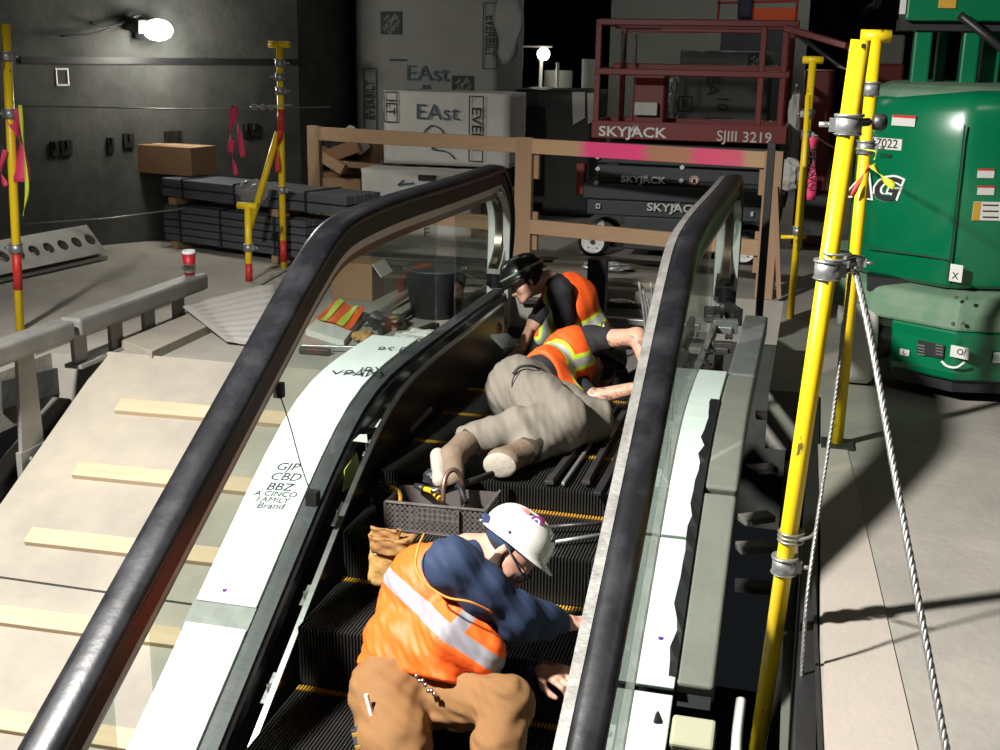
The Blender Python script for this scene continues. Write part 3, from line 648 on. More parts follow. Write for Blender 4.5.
# control arm on the right of the platform
bm = BM(); beam(bm, lp_(786, 28, LY), lp_(848, 46, 8.9), .045, .045); finish('extension_arm', bm, M['lift_red'], sl, bevel=.006)
bm = BM(); cyl(bm, lp_(795, 33, LY-.05), lp_(842, 68, 8.95), .018, n=12); finish('gas_strut', bm, M['black'], sl)
bm = BM(); tube(bm, [lp_(848, 46, 8.9), lp_(850, 52, 8.9), lp_(848, 70, 8.9), lp_(838, 66, 8.92)], .012, 8); finish('arm_hook', bm, M['silver'], sl)
# scissor stack
for i, (za, zb, ya) in enumerate(((.83, .90, .02), (.735, .825, .05), (.625, .725, .02))):
    bm = BM(); beam(bm, (x0+.05, LY+ya+.03, (za+zb)/2), (x1-.06, LY+ya+.03, (za+zb)/2-.01), .05, zb-za); finish('scissor_arm', bm, M['lift_black'], sl, bevel=.01)
    bm = BM(); beam(bm, (x0+.05, D1-.10, (za+zb)/2), (x1-.06, D1-.10, (za+zb)/2), .05, zb-za); finish('scissor_arm', bm, M['lift_black'], sl, bevel=.01)
for x, y in ((597.5, 157), (597.5, 169), (596, 183), (682, 167.5), (681, 181)):
    bm = BM(); q = lp_(x, y, LY-.0); cyl(bm, q, q+Vector((0, .06, 0)), .017, n=14); finish('pivot_pin', bm, M['white'], sl)
q = lp_(694, 181, LY+.0); bm = BM(); cyl(bm, q+Vector((0, .02, 0)), q+Vector((0, .03, 0)), .038, n=20); o = finish('warning_disc', bm, M['white'], sl); o['label'] = 'round white and red no-hands sticker'
bm = BM(); tube(bm, [q+Vector((cos(a)*.031, .014, sin(a)*.031)) for a in [i*2*pi/20 for i in range(21)]], .004, 6); finish('red_ring', bm, M['pole_red'], o)
bm = BM(); box(bm, q+Vector((0, .015, 0)), (.022, .006, .03)); finish('hand_mark', bm, M['ink'], o)
for x in (609, 627, 644.5, 663, 690, 744):
    q = lp_(x, 191.5+ (x-609)*.03, LY+.03); bm = BM(); prism(bm, [q+Vector((-.035, 0, -.015)), q+Vector((.025, 0, -.015)), q+Vector((.035, 0, .015)), q+Vector((-.025, 0, .015))], (0, .01, 0)); finish('hazard_mark', bm, mat('olive mark', (.35, .33, .05), .6) if 'olive mark' not in bpy.data.materials else bpy.data.materials['olive mark'], sl)
bm = BM(); b2(bm, (x0+.05, LY+.045, .585), (x1-.02, D1-.04, .62)); finish('base_deck', bm, M['black'], sl)
bm = BM(); b2(bm, (x0-.05, LY-.0, .455), (x1+.03, D1, .58)); finish('base_frame', bm, M['lift_black'], sl, bevel=.012)
bm = BM(); b2(bm, (x0-.02, LY+.03, .33), (x1, D1-.03, .45)); finish('lower_tray', bm, M['lift_black'], sl, bevel=.01)
bm = BM(); b2(bm, (x0+.28, LY+.02, .07), (x1-.30, D1-.05, .33)); finish('chassis', bm, M['lift_black'], sl, bevel=.01)
bm = BM(); b2(bm, (x0-.13, LY+.1, .47), (x0-.06, LY+.2, .72)); o = finish('entry_ladder', bm, M['lift_red'], sl, bevel=.01)
for wx, wz in ((-1.655, .115), (-.47, .115)):
    for wy in (LY+.0, D1-.16):
        bm = BM(); lathe(bm, [(.09, 0), (.122, .005), (.125, .03), (.125, .1), (.122, .12), (.09, .125)], (wx, wy+.13, wz), (0, -1, 0), n=28); wh = finish('wheel', bm, M['rubber'], sl)
        bm = BM(); lathe(bm, [(.0, .0), (.03, .012), (.035, .02), (.055, .008), (.085, .010), (.092, .02), (.092, 0)], (wx, wy+.01, wz), (0, -1, 0), n=24); hb = finish('hub', bm, M['white'], wh)
        bm = BM()
        for k in range(5): a = k*2*pi/5+.3; q = Vector((wx+cos(a)*.06, wy-.002, wz+sin(a)*.06)); cyl(bm, q, q+Vector((0, .012, 0)), .007, n=6)
        cyl(bm, (wx, wy-.02, wz), (wx, wy+.01, wz), .018, n=12); finish('hub_nut', bm, M['dark_steel'], wh)
Xd, Zd = Vector((1, 0, 0)), Vector((0, 0, 1))
def brand(p, s, m):
    text('brand_lettering', 'SKYJACK', m, sl, p, Xd, Zd, s, bold=s*.022, sx=1.25)
    bm = BM()
    for k in range(2):
        q = p + Vector((s*(-.10+.22*k), 0, s*.12)); prism(bm, [q+Vector((-s*.10, 0, s*.02)), q+Vector((s*.02, 0, s*.16)), q+Vector((s*.36, 0, s*.50)), q+Vector((s*.10, 0, s*.08)), q+Vector((s*.02, 0, -s*.12))], (0, .003, 0))
    finish('brand_mark', bm, m, sl)
brand(lp_(632, 132.5, LY-.006), .105, M['white']); brand(lp_(643, 180, LY+.018), .07, M['white']); brand(lp_(674, 208.5, LY-.006), .085, M['paper'])
text('model_lettering', 'SJIII', M['paper'], sl, lp_(727, 136.6, LY-.006), Xd, Zd, .11, bold=.001); text('number_lettering', '3219', M['paper'], sl, lp_(757, 138, LY-.006), Xd, Zd, .11, bold=.001)
q = lp_(598, 206, LY-.006); bm = BM(); box(bm, q, (.035, .004, .04)); o = finish('sticker', bm, M['paper'], sl); bm = BM(); box(bm, q+Vector((0, -.003, 0)), (.016, .002, .02)); finish('sticker_print', bm, M['ink'], o)
q = lp_(752, 214, LY-.006); bm = BM(); box(bm, q, (.02, .004, .035)); finish('sticker', bm, M['paper'], sl)
q = lp_(655, 241, LY+.015); bm = BM(); box(bm, q, (.30, .006, .042)); o = finish('dealer_plate', bm, M['paper'], sl); text('dealer_lettering', 'SUNBELT', M['ink'], o, q+Vector((.02, -.004, -.002)), Xd, Zd, .04, sx=1.2)
# ------------------------------------------------------------------ wrapped stacks behind the barrier
def logo(parent, c, s, xd=Vector((1, 0, 0)), m=None):
    """black square with the three slanted words"""
    bm = BM(); box(bm, c, (s, .004, s)); o = finish('print_square', bm, M['ink'], parent)
    r = radians(45); dx = Vector((cos(r), 0, sin(r))); dy = Vector((-sin(r), 0, cos(r))); f = m or M['tyvek_grey']
    for t_, off, sz in (('THE', .30, .16), ('HOME', .03, .33), ('DEPOT', -.25, .25)):
        text('print_lettering', t_, f, o, c+Vector((0, -.004, 0))+dy*off*s, dx, dy, s*sz, ext=.0005, bold=s*.006)
def banner(parent, c, h, w, s, m=None, flip=1):
    bm = BM(); 
    for sx_ in (-1, 1): box(bm, c+Vector((sx_*w/2, 0, 0)), (.008, .004, h))
    for sz in (-1, 1): box(bm, c+Vector((0, 0, sz*h/2)), (w, .004, .008))
    o = finish('print_border', bm, M['ink'], parent)
    text('print_lettering', s, M['ink'], o, c+Vector((0, -.003, 0)), (0, 0, flip), (-flip, 0, 0), w*.98, ext=.0005, bold=w*.012, sx=h/(len(s)*w*.80))
def crumple(bm, lo, hi, n=14, amp=.02, seed=1):
    rnd = random.Random(seed); lo, hi = Vector(lo), Vector(hi)
    bmesh.ops.create_cube(bm, size=1, matrix=Matrix.Translation((lo+hi)/2) @ Matrix.Diagonal((*(hi-lo), 1)))
    bmesh.ops.subdivide_edges(bm, edges=bm.edges[:], cuts=n, use_grid_fill=True)
    for v in bm.verts:
        if v.co.z > lo.z+.01: v.co += Vector((rnd.uniform(-1, 1), rnd.uniform(-1, 1)*.5, rnd.uniform(-1, 1)))*amp
t = thing('wrapped_crate', 'tall grey film-wrapped stack rising out of the frame behind the barrier', 'crate', (-3.6, 11.4, 0))
f0 = 11.0
bm = BM(); crumple(bm, (-4.29, f0, 0), (-2.90, f0+1.0, 2.6), 20, .006, 3); finish('wrap', bm, M['tyvek_grey'], t, smooth=True)
logo(t, lp_(391, 23, f0-.015), .205); logo(t, lp_(462.5, 87, f0-.015), .205)
banner(t, lp_(370, 100, f0-.02), .58, .13, 'EVERBILT'); banner(t, lp_(490, 36, f0-.02), .58, .13, 'EVERBILT', flip=-1)
text('marker_writing', 'EAst', M['marker'], t, lp_(427, 74, f0-.02), Xd, Zd, .20, sx=1.15); text('marker_writing', 'III', M['marker'], t, lp_(426, 90, f0-.02), Xd, Zd, .12)
bm = BM(); box(bm, lp_(398, 60, f0-.015), (.16, .004, .018)); finish('print_bar', bm, M['ink'], t)
bm = BM()
def flap(u, v): return lp_(496+24*u + 3*sin(v*9+u*3), -20+72*v + 26*u*v*(1-u)*2, f0-.03-.10*u*sin(v*3)) 
grid_cloth(bm, flap, 8, 16); o = finish('loose_wrap', bm, M['tyvek_grey'], t); o.modifiers.new('s', 'SOLIDIFY').thickness = .004
t = thing('wrapped_crate', 'white wrapped package marked East, resting on pallets behind the barrier', 'crate', (-3.35, 10.6, 0))
f1 = 10.3; a = lp_(384, 163, f1); b = lp_(510, 94, f1)
bm = BM(); crumple(bm, (a.x, f1, a.z), (b.x, f1+.6, b.z), 14, .005, 5); finish('wrap', bm, M['tyvek'], t, smooth=True)
banner(t, lp_(390.5, 107, f1-.02), .26, .12, 'ILT', flip=-1); banner(t, lp_(476, 129, f1-.02), .56, .125, 'EVERB', flip=-1)
text('marker_writing', 'EAst', M['marker'], t, lp_(437, 113, f1-.02), Xd, Zd, .19, sx=1.15)
bm = BM(); tube(bm, spline([lp_(424, 132, f1-.015), lp_(432, 125.5, f1-.015), lp_(443, 132, f1-.015), lp_(438, 145, f1-.015), lp_(432, 149, f1-.015), lp_(447, 152, f1-.015), lp_(455, 159, f1-.015)], 6), .007, 6); finish('marker_writing', bm, M['marker'], t)
bm = BM()
for z in (.02, .13, .33): b2(bm, (a.x, f1+.0, z), (b.x, f1+.55, z+.03))
for x in (a.x+.02, (a.x+b.x)/2, b.x-.12): b2(bm, (x, f1+.02, .05), (x+.1, f1+.5, .13))
finish('pallet', bm, M['wood'], t)
t = thing('wrapped_crate', 'low white wrapped pack with a blue arrow under the East package', 'crate', (-3.45, 9.9, 0))
f2 = 9.9; a = lp_(362, 230, f2); b = lp_(471, 173, f2)
bm = BM(); crumple(bm, (a.x, f2, .0), (b.x, f2+.33, b.z), 12, .005, 8); finish('wrap', bm, M['tyvek'], t, smooth=True)
bm = BM(); beam(bm, lp_(398, 185, f2-.012), lp_(414, 183, f2-.012), .006, .014, up=(0, 0, 1)); beam(bm, lp_(398, 185, f2-.012), lp_(404, 180, f2-.012), .006, .014, up=(0, 0, 1)); finish('marker_writing', bm, M['marker'], t)
bm = BM(); box(bm, lp_(427, 178, f2-.012), (.16, .005, .05)); finish('print_square', bm, M['ink'], t); text('print_lettering', 'E', M['ink'], t, lp_(426.5, 233, f2-.02), Xd, Zd, .12)
t = thing('wrapped_crate', 'dark wrapped stack standing between the East package and the red lift', 'crate', (-2.4, 12, 0))
a = lp_(513, 200, 11.6); b = lp_(594, 91, 11.6)
bm = BM(); crumple(bm, (a.x, 11.6, 0), (b.x, 12.4, b.z), 12, .008, 9); finish('wrap', bm, mat('dark wrap', (.022, .024, .023), .55, bump=.4, bscale=5), t, smooth=True)
banner(t, lp_(533, 108, 11.58), .26, .08, 'EVER')
bm = BM(); q = [lp_(572, 92, 11.57), lp_(585, 92, 11.57), lp_(585, 118, 11.57), lp_(573, 125, 11.57)]; prism(bm, q, (0, .006, 0)); finish('torn_wrap', bm, M['tyvek'], t)
bm = BM(); q = [lp_(587, 93, 11.57), lp_(596, 93, 11.57), lp_(596, 120, 11.57), lp_(588, 124, 11.57)]; prism(bm, q, (0, .006, 0)); finish('torn_wrap', bm, M['tyvek'], t)
t = thing('wrapped_crate', 'grey wrapped crate seen through the rails of the red lift', 'crate', (-.9, 12.4, 0))
a = lp_(677, 120, 12); b = lp_(771, 52, 12)
bm = BM(); crumple(bm, (a.x, 12, 0), (b.x, 12.8, b.z), 12, .008, 11); finish('wrap', bm, mat('slate wrap', (.10, .105, .10), .6, bump=.4, bscale=4), t, smooth=True)
logo(t, lp_(757, 62, 11.97), .17); bm = BM(); c = lp_(685, 104, 11.97)
for s_ in (-1, 1): box(bm, c+Vector((s_*.06, 0, 0)), (.01, .004, .15)); box(bm, c+Vector((0, 0, s_*.07)), (.13, .004, .01))
finish('print_border', bm, M['ink'], t); text('print_lettering', 'E', M['ink'], t, c+Vector((0, -.004, 0)), Xd, Zd, .11)
text('marker_writing', 'EA', M['ink'], t, lp_(712, 85, 11.97), (0, 0, -1), Xd, .17); text('marker_writing', '10', M['ink'], t, lp_(722, 103, 11.97), (0, 0, -1), Xd, .15)
# crumpled plastic
def blob_mesh(name, label, cat, c, s, m, seed=1, amp=.35, par=None, sub=3):
    bm = BM(); bmesh.ops.create_icosphere(bm, subdivisions=sub, radius=1); rnd = random.Random(seed)
    for v in bm.verts: k = 1 + rnd.uniform(-amp, amp)*.5; v.co = Vector((v.co.x*s[0]*k, v.co.y*s[1]*k, v.co.z*s[2]*k)) + Vector(c)
    o = finish(name, bm, m, par)
    if not par: tag(o, label, cat)
    return o
blob_mesh('plastic_bundle', 'crumpled white plastic beside the slate crate behind the red lift', 'plastic', lp_(667, 98, 12.2), (.13, .1, .24), M['plastic_wrap'], 4)
blob_mesh('plastic_bundle', 'pale plastic sheet hanging right of the red lift', 'plastic', lp_(794, 123, 9.9), (.05, .05, .28), M['tyvek'], 6)
blob_mesh('plastic_bundle', 'crumpled silvery plastic lying beyond the right barrier post', 'plastic', lp_(789, 175, 9.3), (.09, .08, .12), M['tyvek'], 7)
# drums, posts and lamp in the far dark
far = thing('standing_lamp', 'small bright round lamp on a pale post in the far background', 'lamp', (-3.0, 14, 0))
q = lp_(543.5, 54, 14); bm = BM(); bmesh.ops.create_uvsphere(bm, u_segments=16, v_segments=10, radius=.075, matrix=Matrix.Translation(q)); finish('bulb', bm, emit_mat('far lamp glow', (1, .93, .75), 14), far, smooth=True)
bm = BM(); cyl(bm, (q.x-.04, 14.02, 0), q+Vector((-.03, .02, -.06)), .022, n=10); finish('post', bm, M['grey_paint'], far)
bm = BM(); beam(bm, q+Vector((-.25, .02, .08)), q+Vector((.1, .02, .08)), .02, .02); finish('cross_arm', bm, M['grey_paint'], far)
point('far_lamp_light', q+Vector((0, -.2, -.12)), 3.5, .08)
bm = BM(); lathe(bm, [(.17, 0), (.17, .3), (.18, .31), (.17, .32), (.17, .9), (.18, .91), (.17, .92), (.17, 1.36)], (lp_(551, 90, 14.1).x, 14.5, 0)); tag(finish('steel_drum', bm, M['concrete_back']), 'tall pale drum behind the lit far lamp post', 'drum')
bm = BM(); x = lp_(557, 90, 13.8).x; cyl(bm, (x, 13.8, 0), (x, 13.8, 1.46), .02, n=8); tag(finish('steel_post', bm, M['grey_paint']), 'thin grey post right of the far lamp', 'post')
bm = BM(); x = lp_(588, 90, 14).x; lathe(bm, [(.08, 0), (.08, 1.5)], (x, 14, 0)); tag(finish('steel_pipe', bm, M['concrete_back']), 'grey standing pipe just left of the red lift in the background', 'pipe')
# orange lift far behind, top edge of the picture
t = thing('orange_lift', 'orange lift platform high behind the red lift at the top edge', 'lift', (-1.2, 14.5, 0))
Y = 14.4
bm = BM(); b2(bm, lp_(750, 20, Y), lp_(796, 8, Y)+Vector((0, .5, 0))); finish('toe_board', bm, mat('lift orange', (.5, .07, .015), .5), t)
for x in (718, 752, 796):
    bm = BM(); p = lp_(x, 20, Y); beam(bm, p, p+Vector((0, 0, .5)), .03, .03); finish('rail_post', bm, M['lift_red'], t)
bm = BM(); beam(bm, lp_(718, 3, Y), lp_(796, 1, Y), .03, .03); finish('guard_rail', bm, M['lift_red'], t)
bm = BM(); p = lp_(743, 20, Y-.1); b2(bm, (p.x-.07, Y-.1, p.z), (p.x+.09, Y+.1, p.z+.55)); finish('control_cover', bm, mat('navy tarp', (.01, .012, .03), .7), t, bevel=.04)
bm = BM(); b2(bm, (lp_(722, 20, Y).x, Y, 0), (lp_(796, 20, Y).x, Y+.5, lp_(750, 20, Y).z)); finish('scissor_stack', bm, M['lift_black'], t)
# wood scraps and pallets left of the packages
rnd = random.Random(5)
for i, (x, y, w_, h_, r, m_) in enumerate(((332, 160, .32, .10, .5, 'wood'), (345, 150, .30, .12, -.35, 'card'), (362, 165, .35, .05, .1, 'wood'), (355, 140, .24, .12, .9, 'paper'), (341, 172, .4, .05, -.1, 'wood'), (371, 152, .12, .22, .3, 'card'), (330, 148, .18, .16, .2, 'concrete_back'))):
    p = lp_(x, y, 10.3+i*.06); bm = BM(); box(bm, p, (w_, .2, h_), (0, r, .2*i)); 
    tag(finish('timber_scrap' if m_ == 'wood' else 'torn_carton', bm, M[m_], bevel=.004), ('short broken lumber scrap in the debris heap behind the left barrier post' if m_ == 'wood' else ['torn brown carton flap tilted in the heap by the barrier', 'pale crumpled paper bag topping the debris heap', 'small standing brown carton beside the tall wrapped stack', 'grey lump of rubble at the left of the debris heap'][{1: 0, 3: 1, 5: 2, 6: 3}[i]]), 'scrap', 'lumber scraps in the heap' if m_ == 'wood' else None)
bm = BM(); a = lp_(325, 178, 10.9); b = lp_(383, 185, 10.9); b2(bm, (a.x, 10.3, 0), (b.x, 10.95, .42)); tag(finish('pallet_stack', bm, M['wood_v']), 'dark stacked pallets under the debris heap', 'pallet')
# ------------------------------------------------------------------ strapped steel bundles
A0, B0 = W(152, 242, Z=.06), W(262, 258, Z=.06); sd = (B0-A0).normalized(); sn = Vector((-sd.y, sd.x, 0)); A0 = A0 + sn*.14
M['bar'] = mat('primed bars', (.075, .085, .098), .5, col2=(.10, .11, .12), scale=6)
def bundle(label, a, length, nb, nl, z0, h, wd):
    t = thing('steel_bundle', label, 'bundle', a+sd*length/2+sn*nb*wd/2, 'strapped steel bundles')
    for l in range(nl):
        for k in range(nb):
            p = a + sn*(k*wd+wd/2) + Vector((0, 0, z0+l*h+h/2-a.z)); bm = BM(); beam(bm, p-sd*rnd.uniform(0, .02), p+sd*length, wd*.94, h*.88, up=(0, 0, 1)); finish('bar', bm, M['bar'], t, bevel=.008)
    for u in (.12, .42, .8):
        p = a + sd*length*u; bm = BM(); w = nb*wd; H_ = nl*h
        for q, r_ in ((p-sn*.004, p-sn*.004), ): beam(bm, q+Vector((0, 0, z0-a.z)), q+Vector((0, 0, z0+H_-a.z)), .02, .006, up=sn)
        beam(bm, p+Vector((0, 0, z0+H_+.003-a.z)), p+sn*w+Vector((0, 0, z0+H_+.003-a.z)), .02, .006, up=(0, 0, 1)); finish('strap', bm, M['ink'], t)
    return t
bundle('lower dark steel bar bundle on the floor by the side wall', A0, 1.5, 4, 5, .06, .058, .09)
t2 = bundle('upper dark steel bar bundle resting on timber over the lower one', A0+sd*.0, 1.9, 4, 2, .41, .075, .10); 
for u in (.10, 1.2):
    bm = BM(); p = A0+sd*u; beam(bm, p+Vector((0, 0, .38-p.z)), p+sn*.42+Vector((0, 0, .38-p.z)), .08, .055, up=(0, 0, 1)); tag(finish('timber_spacer', bm, M['wood']), 'timber spacer between the two steel bundles', 'timber', 'timber spacers in the bundle stack')
    bm = BM(); beam(bm, p+Vector((0, 0, .03-p.z)), p+sn*.42+Vector((0, 0, .03-p.z)), .08, .055, up=(0, 0, 1)); tag(finish('timber_bearer', bm, M['wood']), 'timber bearer under the lower steel bundle', 'timber', 'timber bearers on the floor')
# plastic wrapped bundle right of them
def wrapb(u, v): 
    p = W(235, 180+18*v, Y=8.25)*(1-u) + W(272, 180+18*v, Y=8.2)*u; return p
blob_mesh('plastic_bundle', 'shiny clear plastic wrapping over the end of the upper steel bundle', 'plastic', W(254, 191, Y=8.22), (.15, .05, .08), M['plastic_wrap'], 12)
blob_mesh('plastic_bundle', 'large shiny plastic-wrapped bale behind the short tee pole', 'plastic', W(272, 229, Y=8.55), (.30, .16, .19), M['plastic_wrap'], 13, .25, sub=4)
blob_mesh('plastic_bundle', 'grey plastic film bunched at the left end of the steel bundles', 'plastic', W(146, 225, Y=9.0), (.12, .1, .18), mat('dull film', (.09, .095, .09), .35, bump=.6, bscale=9), 14)
c = W(175, 176, Y=8.95); a, b = W(141, 176, Y=8.9), W(209, 177, Y=8.75)
bm = BM(); zt = .57; cdn = (b-a).normalized()
cc = (a+b)/2 + Vector((-.06, -.12, 0)); box(bm, (cc.x, cc.y+.16, zt+.11), ((b-a).length, .3, .225), (0, 0, atan2(cdn.y, cdn.x)))
cb_ = thing('cardboard_box', 'closed brown cardboard box on top of the steel bundles', 'box', (cc.x, cc.y+.16, zt)); finish('box_body', bm, M['card'], cb_, bevel=.004)
bm = BM(); box(bm, (cc.x, cc.y+.16, zt+.224), ((b-a).length*.99, .05, .003), (0, 0, atan2(cdn.y, cdn.x))); finish('packing_tape', bm, M['wood_pale'], cb_)
# far right clutter
for (x0, y0, x1, y1, Y, m_, l, c) in ((800, 70, 836, 130, 10.5, 'lift_red', 'dark red machine part behind the tee pole beyond the barrier', 'machine'), (860, 64, 905, 120, 11, 'lift_red', 'dull red cabinet left of the green mast', 'cabinet'), (866, 35, 906, 64, 11.2, 'concrete_back', 'beige cabinet top above the red cabinet', 'cabinet')):
    a, b = W(x0, y1, Y=Y), W(x1, y0, Y=Y); bm = BM(); b2(bm, (a.x, Y, 0 if y1 > 100 else a.z), (b.x, Y+.4, b.z)); tag(finish('machine_cabinet', bm, M[m_], bevel=.02), l, c)
bm = BM(); b2(bm, W(796, 235, Y=9.6), W(846, 198, Y=9.6)+Vector((0, .5, 0))); tag(finish('concrete_block', bm, M['concrete_dark'], bevel=.01), 'low dark concrete block beyond the tee pole', 'block')
# overhead conduits running away on the right
for i, (x, z, r) in enumerate(((.55, 2.2, .05), (.9, 2.45, .06), (1.3, 2.6, .05), (1.0, 2.15, .035), (1.6, 2.8, .07), (.7, 2.6, .04))):
    bm = BM(); tube(bm, [Vector((x + .04*sin(k*1.3+i), 9+k*1.2, z + .03*sin(k*2.1+i))) for k in range(14)], r, 8); tag(finish('ceiling_conduit', bm, M['plastic_wrap'] if i % 2 else M['galv']), 'dusty conduit running under the ceiling into the dark at upper right', 'conduit', 'overhead conduits')
# black post beside the right newel
bm = BM(); p = W(759, 316, Y=7.0); b2(bm, (p.x-.022, 6.98, p.z-.1), (p.x+.022, 7.02, 1.10)); tag(finish('steel_post', bm, M['black'], bevel=.003), 'slim black square post beside the right newel', 'post')
# ------------------------------------------------------------------ green boom lift
gl = thing('boom_lift', 'green boom lift with dusty turret and pale tyre at the right edge', 'lift', (1.0, 6.7, 0))
def gx(x, y, Y=5.9): return W(x, y, Y=Y)
foot = [(.20, 6.25), (.30, 6.08), (.62, 5.84), (.70, 5.83), (1.25, 5.95), (1.7, 6.3), (1.7, 7.4), (.25, 7.4)]
def loftpoly(bm, rings, mi=0):
    R = [[bm.verts.new(p) for p in r] for r in rings]; n = len(R[0])
    for a, b in zip(R, R[1:]):
        for k in range(n): bm.faces.new((a[k], a[(k+1) % n], b[(k+1) % n], b[k])).material_index = mi
    bm.faces.new(R[0]); bm.faces.new(R[-1])
def shrink(poly, s, c=(.95, 6.6)): return [(c[0]+(x-c[0])*s, c[1]+(y-c[1])*s) for x, y in poly]
# turret hood in two shells with a seam between
hood = [(x, y) for x, y in foot]
bm = BM(); rings = []
for z, s in ((.53, .97), (.56, 1.0), (1.22, 1.0), (1.31, .985), (1.37, .95), (1.405, .90)): rings.append([Vector((x, y, z + (.03 if z > 1.3 and x > .4 else 0))) for x, y in shrink(hood, s)])
loftpoly(bm, rings); hd = finish('turret_hood', bm, M['green'], gl, bevel=.03, segs=3, smooth=False)
for p in hd.data.polygons: p.use_smooth = True
bm = BM(); loftpoly(bm, [[Vector((x, y, z)) for x, y in shrink(hood, s)] for z, s in ((1.37, .93), (1.425, .90), (1.45, .80), (1.46, .6))]); ht_ = finish('hood_top', bm, M['green_dark'], gl, bevel=.02)
# seams
for (a, b) in ((gx(948, 262+20, 5.815), gx(965, 70+55, 5.815)),):
    bm = BM(); beam(bm, a, b, .006, .008); finish('hood_seam', bm, M['ink'], gl)
bm = BM(); beam(bm, gx(865, 246, 6.03), gx(948, 260, 5.82), .006, .004, up=(0, 0, 1)); finish('hood_seam', bm, M['ink'], gl)
# lower shroud: dusty sloping cover over the chassis
bm = BM(); rings = []
lo = [(.16, 6.2), (.32, 5.98), (.70, 5.72), (1.2, 5.80), (1.8, 6.0), (1.8, 7.5), (.16, 7.5)]
for z, s in ((.36, 1.02), (.43, 1.01), (.50, .96), (.525, .86)): rings.append([Vector((x, y, z)) for x, y in shrink(lo, s)])
loftpoly(bm, rings); finish('chassis_cover', bm, M['green_dark'], gl, bevel=.015)
bm = BM(); b2(bm, (.30, 6.0, .475), (1.6, 7.3, .54)); finish('turntable', bm, M['black'], gl)
bm = BM(); lo2 = [(.43, 6.3), (.43, 5.90), (.70, 5.72), (1.2, 5.80), (1.8, 6.0), (1.8, 7.5), (.43, 7.5)]; rings = [[Vector((x, y, z)) for x, y in shrink(lo2, s)] for z, s in ((.12, .985), (.16, 1.0), (.30, 1.0), (.36, 1.01))]; 
loftpoly(bm, rings); finish('chassis', bm, M['green'], gl, bevel=.012)
bm = BM(); rings = [[Vector((x, y, z)) for x, y in shrink(lo2, .95)] for z in (.06, .13)]; loftpoly(bm, rings); finish('underbody', bm, M['black'], gl)
# wheels, pale non-marking tyres
for wx, wy in ((.29, 5.98), (.29, 7.3), (1.86, 6.1), (1.86, 7.3)):
    bm = BM(); lathe(bm, [(.12, 0), (.185, .005), (.2, .03), (.2, .13), (.185, .155), (.12, .16)], (wx-.08, wy+.06, .20), (1, 0, 0), n=32)
    wh = finish('wheel', bm, mat('pale tyre', (.62, .60, .55), .8, col2=(.1, .1, .1), scale=5, contrast=(.62, .64)) if 'pale tyre' not in bpy.data.materials else bpy.data.materials['pale tyre'], gl)
    bm = BM(); lathe(bm, [(0, 0), (.1, 0), (.12, .02), (.1, .19), (0, .2)], (wx-.09, wy+.06, .20), (1, 0, 0), n=20); finish('hub', bm, M['black'], wh)
bm = BM(); c = gx(892, 345, 5.92); lathe(bm, [(.02, 0), (.075, .0), (.08, .05), (.07, .12), (.02, .13)], c+Vector((0, .08, 0)), (-1, -.6, 0), n=20); finish('steer_motor', bm, M['black'], gl)
# stickers, each a plate on the skin
fn = Vector((-.5, -.80, 0)).normalized()      # outward normal of the left front face
def plate(name, c, w, h, m, xd, off=.0, par=gl):
    x = Vector(xd).normalized(); n = x.cross(Vector((0, 0, 1))); bm = BM(); beam(bm, c-x*w/2+n*off, c+x*w/2+n*off, h, .003, up=n); return finish(name, bm, m, par)
FX = Vector((.32, -.24, 0)).normalized()      # reading direction on the left face
RX = Vector((.55, .12, 0)).normalized()
def onface(x, y, right=False):
    P0 = Vector((.30, 6.08, 0)) if not right else Vector((.70, 5.83, 0)); n = (FX if not right else RX).cross(Vector((0, 0, 1)))
    c = Vector(CAM); k = Vector(ray(x, y)); return c + k*(n.dot(P0-c)/n.dot(k)) + n*.004
def lab(x, y, w, h, m='paper', right=False, name='sticker', z=0): return plate(name, onface(x, y, right), w, h, M[m], RX if right else FX, off=z)
s = lab(904, 121, .125, .046); plate('sticker_band', onface(905, 116.5), .125, .012, M['pole_red'], FX, .002, s)
s = lab(884, 143.5, .20, .052); text('number_lettering', '17022', M['ink'], s, onface(885, 143.5)+FX.cross(Zd)*.003, FX, Zd, .058, sx=1.05)
text('name_lettering', 'STAR', M['ink'], gl, onface(886, 156)+FX.cross(Zd)*.001, FX, Zd, .03, shear=.3)
text('logo_outline', 'AG', M['white'], gl, onface(873, 188)+FX.cross(Zd)*.001, FX, Zd, .155, shear=.25, bold=.012, sx=1.3)
text('logo_lettering', 'AG', M['ink'], gl, onface(873, 188)+FX.cross(Zd)*.004, FX, Zd, .155, shear=.25, bold=.003, sx=1.3)
for y in (174, 191): s = lab(985.5, y, .075, .035, right=True); plate('sticker_band', onface(985.5, y-4.5, True), .075, .008, M['pole_red'], RX, .002, s)
s = lab(987, 211, .13, .085, right=True); plate('sticker_band', onface(976, 211, True), .03, .085, M['yellow'], RX, .002, s)
for k in range(3): plate('sticker_print', onface(990, 205+k*6, True), .07, .006, M['ink'], RX, .002, s)
s = lab(956, 273, .07, .08); text('sticker_print', 'X', M['ink'], s, onface(956, 276)+FX.cross(Zd)*.003, FX, Zd, .045)
for x, y in ((945, 182), (947, 209.5)): q = onface(x, 182 if x == 945 else 262); 
